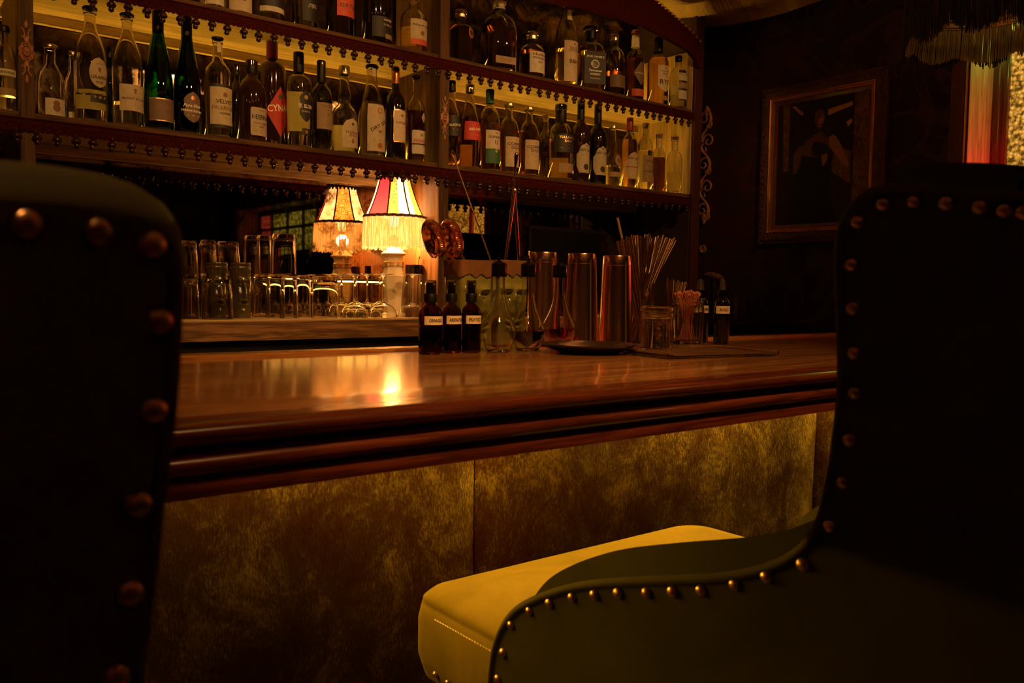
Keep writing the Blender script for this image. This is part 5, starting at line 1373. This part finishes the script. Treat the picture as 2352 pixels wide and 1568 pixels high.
tp_ = onX(1640, 636, SXC); HT = tp_.z - SZ
t = thing('beer_tap', 'dark tap tower with curved metal hood, behind the dropper bottles', 'tap', (SXC, tp_.y, SZ - .0005))
mb = MB(); mb.lathe([(0, 0), (.035, 0), (.035, .008), (.016, .014), (.014, .03), (.014, HT - .006), (0, HT - .004)], 24); mb.build('tap_tower', M['black'], t)
mb = MB(); mb.tube([(0, .045, HT + .010), (0, .015, HT + .010), (0, -.02, HT + .001), (0, -.045, HT - .006)], [.010, .015, .015, .011], 14); mb.build('tap_hood', M['carveddark'], t)
Rg = 19 * depth(gp) / FPX; Hg_ = onX(1700, 668, SXC).z - SZ
mb = MB(); mb.lathe([(0, 0), (Rg * .85, 0), (Rg, Hg_), (Rg - .002, Hg_)], 14); mb.lathe([(Rg - .002, Hg_), (Rg * .82, .012), (0, .012)], 14)
tag(mb.build('rocks_glass', M['glassw'], None, (SXC, gp.y, SZ)), 'dim cut rocks glass standing on the dark side counter, right of the dropper bottles', 'glass')
# stirrer standing behind the mixing tins
pa_ = onY(1418, 500, 2.56); pb_ = onY(1428, 545, 2.56)
dd = (pa_ - pb_); bs_ = pb_ - dd * ((pb_.z - ZW - .001) / dd.z)
mb = MB(); mb.tube([(0, 0, 0), tuple(pa_ - bs_)], [.004, .0055], 8)
tag(mb.build('bar_stirrer', M['cork'], None, bs_), 'thin pale wooden stirrer standing behind the metal straws', 'stirrer')


# ------------------------------------------------------------------ chairs
def smooth_path(pts, n):
    """Catmull-Rom through 2-D/3-D points, n samples"""
    P = [Vector(p) for p in pts]; P = [P[0] * 2 - P[1]] + P + [P[-1] * 2 - P[-2]]
    out = []; m_ = len(P) - 3
    for i in range(n):
        t = i / (n - 1) * m_; k = min(int(t), m_ - 1); t -= k
        a, b2, c, d = P[k], P[k + 1], P[k + 2], P[k + 3]
        out.append(0.5 * ((2 * b2) + (c - a) * t + (2 * a - 5 * b2 + 4 * c - d) * t * t + (3 * b2 - a - 3 * c + d) * t ** 3))
    # even spacing
    L_ = [0]
    for i in range(1, n): L_.append(L_[-1] + (out[i] - out[i - 1]).length)
    res = []; j = 0
    for i in range(n):
        s = L_[-1] * i / (n - 1)
        while j < n - 2 and L_[j + 1] < s: j += 1
        f = (s - L_[j]) / max(1e-9, L_[j + 1] - L_[j]); res.append(out[j].lerp(out[j + 1], min(1, f)))
    return res
def path_normals(path, flip=1):
    res = []
    for i in range(len(path)):
        t = (path[min(i + 1, len(path) - 1)] - path[max(i - 1, 0)]).normalized()
        res.append(Vector((-t.y, t.x)) * flip)
    return res
def padded_edge(mb, path, nrm, sec, to3, scale=None):
    """sec: list of (n, t) from the piping over the padding to the inner face"""
    ns_ = len(sec); n = len(path)
    vs = []
    for i, (p, q) in enumerate(zip(path, nrm)):
        s = scale[i] if scale else 1.0
        for (a, t) in sec: vs.append(to3(p.x + q.x * a * s, p.y + q.y * a * s, t))
    fs = []
    for i in range(n - 1):
        for j in range(ns_ - 1): fs.append((i * ns_ + j, i * ns_ + j + 1, (i + 1) * ns_ + j + 1, (i + 1) * ns_ + j))
    mb.add(vs, fs)
def rrect(x0, x1, y0, y1, r, n=8):
    pts = []
    for (cx, cy_, a0) in ((x1 - r, y1 - r, 0), (x0 + r, y1 - r, 90), (x0 + r, y0 + r, 180), (x1 - r, y0 + r, 270)):
        for k in range(n + 1):
            a = R_(a0 + 90 * k / n); pts.append((cx + r * math.cos(a), cy_ + r * math.sin(a)))
    return pts
def seat_mesh(x0, x1, y0, y1, ztop, zseam, zbot, r=.06, front=.03):
    mb = MB(); rings = []
    lay = [(0.02, zbot), (.004, zbot + .006), (-.004, zbot + .04), (-.004, zseam - .03), (.0, zseam - .004), (.003, zseam - .0005), (.001, zseam + .003), (.010, zseam + .014), (.028, zseam + (ztop - zseam) * .68), (.07, zseam + (ztop - zseam) * .86), (.14, zseam + (ztop - zseam) * .96), (.22, ztop)]
    for (ins, z) in lay: rings.append([(x, y, z) for x, y in rrect(x0 + ins, x1 - ins, y0 + ins, y1 - ins * 1.25, max(.012, r - ins * .15))])
    n = len(rings[0]); vs = [p for q in rings for p in q]; fs = []
    for i in range(len(rings) - 1):
        for k in range(n): fs.append((i * n + k, i * n + (k + 1) % n, (i + 1) * n + (k + 1) % n, (i + 1) * n + k))
    fs.append(tuple((len(rings) - 1) * n + k for k in range(n)))
    fs.append(tuple(range(n - 1, -1, -1)))
    mb.add(vs, fs); return mb
nail_mb = MB(); nail_mb.lathe([(.0064, 0), (.0064, .0008), (.0060, .0026), (.0047, .0045), (.0025, .0056), (0, .0059)], 18)
nail_me = nail_mb.mesh('nail_head', [M['nail']], 60)
def nail(parent, pos, nrm, s=1.0):
    o = link('nail_head', nail_me, parent, pos)
    o.rotation_mode = 'QUATERNION'; o.rotation_quaternion = Vector((0, 0, 1)).rotation_difference(Vector(nrm)); o.scale = (s, s, s)
    return o
SEC = [(-.004, -.001), (0, -.0045), (.003, -.006), (.006, -.0045), (.0085, -.0005), (.013, .0000), (.022, .006), (.0300, .018), (.0335, .034), (.0335, .052), (.028, .068), (.016, .078), (-.004, .080), (-.03, .078)]

# right chair: its left side panel lies in the plane x = XC
XC = .74
side_px = [(1121, 1640), (1125, 1568), (1131, 1510), (1139, 1474), (1157, 1433), (1188, 1397), (1238, 1370), (1306, 1348), (1373, 1337), (1486, 1330), (1576, 1327), (1666, 1321), (1756, 1303), (1824, 1271), (1873, 1217), (1903, 1120), (1920, 1010), (1931, 903), (1932, 811), (1928, 709), (1924, 600), (1934, 516), (1958, 474), (2000, 441), (2047, 432), (2150, 434), (2260, 444), (2352, 452)]
P0 = [onX(x, y, XC) for x, y in side_px]
yz = [(p.y, p.z) for p in P0]
yb_, zb_ = yz[-1]
yz += [(yb_ - .035, zb_ - .006), (yb_ - .060, zb_ - .03), (yb_ - .070, zb_ - .09), (yb_ - .068, .95), (yb_ - .045, .75), (yb_ - .035, .58)]
chR = thing('velvet_bar_chair', 'high-backed olive velvet bar chair seen from its side, large at the right edge', 'chair', (XC + .35, .72, 0), group='olive velvet bar chairs')
LC = Vector(chR.location)
path = smooth_path(yz, 150)
nr = path_normals(path, 1)
cen = Vector((.5, .9))
# outward = away from the panel
if (nr[75]).dot(path[75] - Vector((.45, .9))) < 0: nr = [-q for q in nr]
def to3L(y, z, t): return (XC + t - LC.x, y - LC.y, z - LC.z)
def to3R(y, z, t): return (XC + .84 - t - LC.x, y - LC.y, z - LC.z)
for nm, f3 in (('side_wing', to3L), ('side_wing', to3R)):
    mb = MB(); padded_edge(mb, path, nr, SEC, f3)
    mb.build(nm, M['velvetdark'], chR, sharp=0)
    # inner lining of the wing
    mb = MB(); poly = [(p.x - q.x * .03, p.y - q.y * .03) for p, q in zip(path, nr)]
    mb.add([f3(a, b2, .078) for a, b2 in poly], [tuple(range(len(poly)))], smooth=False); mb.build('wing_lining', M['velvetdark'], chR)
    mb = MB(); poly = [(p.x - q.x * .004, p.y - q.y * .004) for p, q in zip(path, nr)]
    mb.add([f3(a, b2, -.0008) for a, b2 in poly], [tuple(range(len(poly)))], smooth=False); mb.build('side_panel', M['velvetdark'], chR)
nails_px = [(2352, 489), (2308, 485), (2252, 476), (2176, 468), (2102, 464), (2030, 470), (1972, 511), (1958, 609), (1961, 709), (1963, 811), (1965, 903), (1953, 1010), (1938, 1108), (1907, 1207), (1845, 1295), (1762, 1323), (1688, 1341), (1611, 1355), (1546, 1357), (1486, 1360), (1421, 1361), (1366, 1365), (1315, 1371), (1263, 1384), (1217, 1402), (1175, 1434), (1156, 1498), (1144, 1558)]
for q in nails_px:
    p = onX(q[0], q[1], XC - .001)
    nail(chR, (p.x - LC.x - .0005, p.y - LC.y, p.z), (-1, random.uniform(-.08, .08), random.uniform(-.08, .08)), random.uniform(.95, 1.05))
mb = seat_mesh(XC + .006, XC + .72, .34, 1.203, CZ - .479, CZ - .512, CZ - .64, r=.055)
for (i, v) in enumerate(mb.v): mb.v[i] = (v[0] - LC.x, v[1] - LC.y, v[2] - LC.z)
seat_ = mb.build('seat', M['velvet'], chR, sharp=0)
# stitched seam along the seat side
mb = MB(); 
for k in range(22):
    y = .965 + k * .0072
    mb.tube([(XC + .0025 - LC.x, y - LC.y, CZ - .5265), (XC + .0012 - LC.x, y + .002 - LC.y, CZ - .526), (XC + .0025 - LC.x, y + .004 - LC.y, CZ - .5255)], .0007, 5)
mb.build('seam_stitching', M['tape'], seat_)
for k in range(4):
    nail(chR, (XC + .002 - LC.x, 1.01 + .036 * k - LC.y, CZ - .615), (-1, 0, 0), .8)
nail(chR, (XC + .016 - LC.x, 1.165 - LC.y, CZ - .612), (-.8, .6, 0), .8)
# back rest and back panel
zt2_ = zb_ - .005
mb = MB()
def backf(u, v):
    x = XC + .03 + .64 * u; z = .62 + (zt2_ + .02 - .62) * v + .045 * math.sin(PI * u) * v
    return (x - LC.x, yb_ - .064 + .02 * (1 - v) * 0 - LC.y, z)
def backi(u, v):
    a = backf(u, v); return (a[0], a[1] + .10 - .02 * (2 * u - 1) ** 2, a[2])
mb.grid(backf, 24, 20); mb.grid(backi, 24, 20)
mb.grid(lambda u, v: (backf(u, 1)[0], backf(u, 1)[1] + (backi(u, 1)[1] - backf(u, 1)[1]) * v, backf(u, 1)[2] + .02 * math.sin(PI * v)), 24, 8)
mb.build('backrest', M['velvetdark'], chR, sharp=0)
def legs(parent, x0, x1, y0, y1, L_, ztop=CZ - .64):
    for (a, b2) in ((x0, y0), (x1, y0), (x0, y1), (x1, y1)):
        mb = MB(); sx_ = .04 * (1 if a == x1 else -1); sy_ = .03 * (1 if b2 == y1 else -1)
        mb.tube([(a - L_.x + sx_, b2 - L_.y + sy_, 0.0), (a - L_.x, b2 - L_.y, ztop + .004)], [.014, .024], 12); mb.build('leg', M['trimwood'], parent)
    z = .26; mb = MB()
    mb.tube([(x0 - L_.x, y0 - L_.y, z), (x0 - L_.x, y1 - L_.y, z)], .009, 10); mb.tube([(x1 - L_.x, y0 - L_.y, z), (x1 - L_.x, y1 - L_.y, z)], .009, 10)
    mb.tube([(x0 - L_.x, y1 - L_.y, z), (x1 - L_.x, y1 - L_.y, z)], .009, 10); mb.build('foot_rail', M['brass'], parent)
legs(chR, XC + .06, XC + .64, .36, 1.08, LC)

# left chair: its back panel faces us in the plane y = YC
YC = .40
ln_px = [(-300, 540), (-200, 526), (-90, 520), (60, 517), (222, 534), (345, 563), (361, 737), (348, 940), (313, 1155), (293, 1358), (262, 1550), (240, 1740)]
chL = thing('velvet_bar_chair', 'near dark olive velvet bar chair seen from behind, out of focus at the left edge', 'chair', (-.17, .62, 0), group='olive velvet bar chairs')
LL = Vector(chL.location)
NP = [onY(x, y, YC) for x, y in ln_px]
edge_px = [(-420, 530), (-250, 504), (-80, 494), (60, 496), (215, 510), (320, 530), (374, 562), (399, 612), (404, 700), (399, 830), (389, 960), (373, 1090), (356, 1230), (342, 1360), (324, 1500), (308, 1640), (297, 1760), (282, 1900)]
xz = [(p.x, p.z) for p in (onY(x, y, YC) for x, y in edge_px)]
# mirror about the middle of the back
xm = -.17
keep = [p for p in xz if p[0] > xm]
full = [(2 * xm - p[0], p[1]) for p in keep[::-1]] + [(xm, keep[0][1] + .002)] + keep
pathL = smooth_path(full, 170); nL = path_normals(pathL, 1)
if nL[85].y < 0: nL = [-q for q in nL]
def to3B(x, z, t): return (x - LL.x, YC + t - LL.y, z - LL.z)
SECL = [(-.004, -.001), (0, -.002), (.003, -.003), (.006, -.001), (.010, .004), (.015, .012), (.020, .024), (.0235, .042), (.0235, .060), (.018, .078), (.006, .086), (-.02, .088)]
scl = [0.45 + 0.70 * max(0, q.y) for q in nL]
mb = MB(); padded_edge(mb, pathL, nL, SECL, to3B, scl)
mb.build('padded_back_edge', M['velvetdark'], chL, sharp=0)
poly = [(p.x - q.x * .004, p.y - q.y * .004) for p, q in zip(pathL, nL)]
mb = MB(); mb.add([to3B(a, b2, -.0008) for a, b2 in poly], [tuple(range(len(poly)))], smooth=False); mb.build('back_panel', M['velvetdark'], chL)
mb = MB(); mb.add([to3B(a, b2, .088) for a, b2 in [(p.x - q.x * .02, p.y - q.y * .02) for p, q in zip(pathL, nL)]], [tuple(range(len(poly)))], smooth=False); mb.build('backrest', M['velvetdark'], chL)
for p in NP[2:]:
    nail(chL, (p.x - LL.x, YC - .001 - LL.y, p.z), (random.uniform(-.08, .08), -1, random.uniform(-.05, .05)), 1.0)
    x2 = 2 * xm - p.x
    if abs(x2 - p.x) > .02: nail(chL, (x2 - LL.x, YC - .001 - LL.y, p.z), (random.uniform(-.08, .08), -1, 0), 1.0)
mb = seat_mesh(xm - .255, xm + .255, .47, 1.12, CZ - .470, CZ - .508, CZ - .64, r=.055)
for (i, v) in enumerate(mb.v): mb.v[i] = (v[0] - LL.x, v[1] - LL.y, v[2] - LL.z)
mb.build('seat', M['velvet'], chL, sharp=0)
legs(chL, xm - .21, xm + .21, .50, 1.04, LL)

# ------------------------------------------------------------------ framed picture on the right wall
fc = [onX(x, y, XW - .03) for x, y in ((1747, 205), (2040, 147), (1743, 562))]
fy1, fy0 = fc[0].y, fc[1].y; fz1 = .5 * (fc[0].z + fc[1].z); fz0 = fc[2].z
cyf, czf = (fy0 + fy1) / 2, (fz0 + fz1) / 2; hw, hh_ = (fy1 - fy0) / 2, (fz1 - fz0) / 2
pic = thing('framed_picture', 'ornate bronze framed dark photograph of a woman in a black dress, on the right wall', 'picture', (XW - .0005, cyf, czf))
def frame_prof(name, mat, prof, parent, pl):
    """prof: (inset, out) swept round a rectangle"""
    mb = MB(); n = len(prof); vs = []; fs = []
    for (sy_, sz_) in ((-1, -1), (1, -1), (1, 1), (-1, 1)):
        for (i_, o_) in prof: vs.append((-o_, sy_ * (hw - i_), sz_ * (hh_ - i_)))
    for k in range(4):
        k2 = (k + 1) % 4
        for j in range(n - 1): fs.append((k * n + j, k * n + j + 1, k2 * n + j + 1, k2 * n + j))
    mb.add(vs, fs, smooth=False); return mb.build(name, mat, parent)
fw_ = .048
fm_ = frame_prof('frame_moulding', M['framebody'], [(0, 0), (0, .012), (.004, .020), (.010, .022), (.020, .027), (.034, .029), (.044, .026), (fw_, .024)], pic, 0)
frame_prof('gilt_inner_moulding', M['gilt'], [(fw_, .024), (fw_ + .002, .029), (fw_ + .005, .030), (fw_ + .008, .026), (fw_ + .009, .0235), (fw_ + .012, .0235), (fw_ + .013, .026), (fw_ + .016, .026), (fw_ + .018, .020), (fw_ + .019, .014)], pic, 0)
frame_prof('dark_slip', M['trimwood'], [(fw_ + .019, .014), (fw_ + .034, .010), (fw_ + .035, .006)], pic, 0)
mb = MB()
for (sy_, sz_) in ((-1, 1), (1, 1), (1, -1), (-1, -1)):
    for q in range(3):
        mb.tube([(-.030, sy_ * (hw - .006 - .012 * q), sz_ * (hh_ - .004)), (-.033, sy_ * (hw - .018), sz_ * (hh_ - .018)), (-.031, sy_ * (hw - .040), sz_ * (hh_ - .034 - .004 * q))], [.002, .004, .001], 6)
for k in range(26):
    a = k / 25
    for (yy, zz) in ((-hw + .03 + (2 * hw - .06) * a, hh_ - .022), (-hw + .03 + (2 * hw - .06) * a, -hh_ + .022), (hw - .022, -hh_ + .03 + (2 * hh_ - .06) * a), (-hw + .022, -hh_ + .03 + (2 * hh_ - .06) * a)):
        mb.tube([(-.028, yy - .007, zz - .004), (-.032, yy, zz + .004), (-.028, yy + .007, zz - .002)], [.001, .0028, .001], 5)
mb.build('leaf_ornament', M['framebody'], fm_)
iw, ih = hw - fw_ - .030, hh_ - fw_ - .030
pmats = [pm('print_dark', (.035, .019, .010), .6), pm('print_black', (.006, .004, .003), .6), pm('print_skin', (.60, .36, .20), .6), pm('print_pale', (.85, .58, .32), .6),
         noisy('print_wallpaper', (.12, .07, .035), (.40, .24, .12), .35, 34, bs=0, dist=1.5), pm('print_hair', (.018, .010, .007), .6), pm('print_dimskin', (.22, .12, .06), .6)]
mb = MB()
LV = [0]
def PP(pts, mi):
    """pts in picture fractions, u to the right seen from the room, v up"""
    LV[0] += 1; t = .0065 + LV[0] * .00006
    n = len(pts)
    mb.add([(-t, -(u * 2 - 1) * iw, (v * 2 - 1) * ih) for u, v in pts], [tuple(range(n))], mi, smooth=False)
PP([(-.03, -.03), (1.03, -.03), (1.03, 1.03), (-.03, 1.03)], 0)
PP([(.84, 0), (1.0, 0), (1.0, 1.0), (.84, 1.0)], 4)
PP([(.08, .45), (.14, .45), (.14, 1.0), (.06, 1.0)], 4)
PP([(.60, .42), (.82, .30), (.82, .55), (.66, .60)], 4)
PP([(.52, .86), (.56, .90), (.82, .93), (.82, .90), (.56, .85)], 3)
PP([(.76, .78), (.82, .80), (.82, .77), (.78, .74)], 3)
PP([(.16, .97), (.20, .97), (.30, .90), (.28, .88)], 2)
# figure: dress, torso, arms, head and hair
def smooth2(pts, n=60): return [(p.x, p.y) for p in smooth_path([(*q, 0) if len(q) == 2 else q for q in pts + [pts[0]]], n)[:-1]]
PP(smooth2([(.18, 0), (.16, .20), (.22, .38), (.26, .55), (.34, .60), (.56, .58), (.62, .45), (.60, .25), (.66, 0)]), 1)
PP(smooth2([(.30, .56), (.30, .64), (.38, .69), (.52, .69), (.60, .65), (.60, .58), (.45, .54)]), 6)
PP(smooth2([(.58, .68), (.64, .69), (.72, .60), (.80, .46), (.78, .43), (.70, .50), (.60, .60)]), 2)
PP(smooth2([(.53, .45), (.57, .50), (.57, .56), (.53, .60), (.51, .52)]), 2)
PP(smooth2([(.20, .58), (.26, .64), (.30, .62), (.26, .46), (.20, .42)]), 6)
PP(smooth2([(.42, .66), (.42, .74), (.50, .74), (.52, .66)]), 6)
PP(smooth2([(.36, .78), (.34, .88), (.40, .96), (.50, .97), (.56, .90), (.56, .80), (.50, .74), (.42, .72)]), 5)
PP(smooth2([(.43, .80), (.42, .87), (.46, .91), (.52, .90), (.535, .84), (.51, .78), (.47, .755)]), 6)
PP(smooth2([(.46, .80), (.47, .84), (.50, .865), (.525, .84), (.51, .79), (.485, .765)]), 2)
PP([(.465, .85), (.495, .855), (.495, .848), (.465, .842)], 1); PP([(.508, .852), (.525, .848), (.522, .842), (.508, .845)], 1)
PP([(.475, .792), (.505, .795), (.495, .785), (.48, .784)], 1)
PP(smooth2([(.40, .62), (.44, .66), (.56, .62), (.58, .56), (.42, .55)], 30), 1)
mb.build('photograph_print', pmats, pic)
mb = MB(); mb.box(-.0098, -.0088, -iw - .004, iw + .004, -ih - .004, ih + .004)
mb.build('picture_glazing', glass('picture_glass', (1, 1, 1), 1.08), pic)

# ------------------------------------------------------------------ draped ceiling cloth
M['canopy'] = noisy('gold_ribbed_cloth', (0.42, 0.30, 0.12), (0.56, 0.41, 0.18), 0.75, 12, bs=0.0, sheen=0.4)
mb = MB()
pa, pb = onX(1667, 57, XW), onX(2046, 0, XW)
def canopy(u, v):
    x = 0.4 + (XW - .03 - .4) * u; y = -2.4 + (2.80 - (-2.4)) * v
    edge = pa.z + (pb.z - pa.z) * (pa.y - y) / (pa.y - pb.y) if y > pb.y - .5 else pb.z + (pa.z - pb.z) * -0.6
    edge = max(2.40, min(edge, 2.62)) + .012 * math.sin(7 * y)
    w_ = (XW - .03 - x)
    sag = min(1, w_ / .9)
    z = edge + .05 * sag + .028 * abs(math.sin(w_ * PI / .17)) + .008 * math.sin(w_ * 60) + .0022 * math.sin(y * 2 * PI / .022)
    return (x, y, min(z, ZCEIL - .004))
mb.grid(canopy, 260, 900)
tag(mb.build('draped_ceiling_cloth', M['canopy'], None, sharp=0), 'ribbed gold cloth draped in folds below the ceiling, meeting the right wall', 'ceiling cloth')

# ------------------------------------------------------------------ fringed hanging lamp, top right
YH = 1.02
hc = onY(2262, 60, YH); 
kx = depth(hc) / FPX
hz = lambda y: onY(2262, y, YH).z
R1 = 158 * kx; 
hl = thing('fringed_hanging_lamp', 'round hanging lamp with long gold fringe and black upper tassels, top right corner', 'lamp', (hc.x, YH, hz(20)))
HZ = hz(20)
M['hfringe'] = fabric('olive_gold_fringe', (0.46, 0.36, 0.16), (1, .6, .2), 0.0)[0]
M['hblack'] = pm('black_silk', (0.012, .010, .008), .5)
fringe('gold_fringe', M['hfringe'], hl, R1, hz(18) - HZ, hz(18) - hz(90), 560, .0010, 5, scal=.28, drop=4)
fringe('black_tassel_fringe', M['hblack'], hl, R1 + .012, hz(-32) - HZ, hz(-32) - hz(84), 520, .0014, 6, scal=.30, drop=5)
mb = MB(); mb.lathe([(R1 * .35, hz(-170) - HZ), (R1 * .5, hz(-140) - HZ), (R1 * .92, hz(-60) - HZ), (R1 + .004, hz(-30) - HZ), (R1 + .002, hz(-30) - HZ - .003), (R1 * .9, hz(-60) - HZ - .003), (R1 * .48, hz(-142) - HZ), (R1 * .33, hz(-172) - HZ)], 48); mb.build('lamp_shade', M['hblack'], hl)
mb = MB(); mb.lathe([(R1 - .004, hz(-26) - HZ), (R1 - .001, hz(20) - HZ), (R1 - .004, hz(20) - HZ)], 48); mb.build('inner_band', M['hfringe'], hl)
mb = MB(); mb.tube([(R1 * math.cos(a), R1 * math.sin(a), hz(16) - HZ) for a in np.linspace(0, 2 * PI, 60)], .0022, 8, cap=False); mb.tube([(R1 * .62 * math.cos(a), R1 * .62 * math.sin(a), hz(22) - HZ) for a in np.linspace(0, 2 * PI, 60)], .0022, 8, cap=False)
mb.build('wire_ring', M['brass'], hl)
mb = MB(); mb.tube([(0, 0, hz(-172) - HZ), (0, 0, ZCEIL - HZ)], .004, 8)
for k in range(3):
    a = 2 * PI * k / 3; mb.tube([(R1 * .34 * math.cos(a), R1 * .34 * math.sin(a), hz(-171) - HZ), (0, 0, hz(-172) - HZ + .02)], .002, 6)
mb.build('cord', M['black'], hl)
light('hanging_lamp_bulb_light', 'POINT', (hc.x, YH, hz(-60)), 0.35, (1.0, 0.50, 0.12), .02)

for k, (l, tg_, p_, an) in enumerate(SPOTS):
    d = (Vector(tg_) - Vector(l)).normalized(); q = Vector((0, 0, 1)).rotation_difference(-d)
    t = thing('added_spotlight', 'added unseen black ceiling spotlight over the bar counter, %s' % ('leftmost', 'middle one aimed at the bottles', 'rightmost', 'aimed down at the middle of the counter', 'aimed down at the left of the counter', 'aimed at the near chair back')[k], 'spotlight', l, group='added ceiling spotlights')
    mb = MB(); Mq = q.to_matrix().to_4x4(); mb.lathe([(.034, -.012), (.036, .0), (.036, .075), (.02, .09), (0, .09)], 24, M_=Mq); mb.lathe([(0, .062), (.030, .06), (.033, -.012)], 24, M_=Mq); mb.build('spot_can', M['black'], t)
    mb = MB(); mb.tube([tuple(Mq @ Vector((0, 0, .085))), (0, 0, ZCEIL - l[2] - .001)], .006, 8); mb.build('bracket', M['black'], t)
# pendants behind the camera, two of them added for light
for k, (l, p_, c) in enumerate(PENDANTS):
    t = thing('pendant_lamp', 'small glass globe pendant lamp, %s' % ('amber, left one of the row', 'amber, right above the viewer', 'amber, right one of the row', 'amber, over the left end of the bar', 'amber, added to light the framed picture', 'red, right of the viewer', 'red, left of the viewer', 'red, hung low, added to redden the bar front')[k], 'lamp', (l[0], l[1], l[2]), group='small globe pendants')
    mb = MB(); mb.lathe([(.02, .056), (.05, .035), (.062, 0), (.05, -.035), (.02, -.058), (0, -.062)], 24)
    mb.build('glass_globe', M['glass'], t)
    mb = MB(); mb.lathe([(0, .05), (.022, .05), (.022, .08), (.008, .10), (.003, .11), (.003, ZCEIL - l[2]), (0, ZCEIL - l[2])], 16); mb.build('cord_and_cap', M['brass'], t)
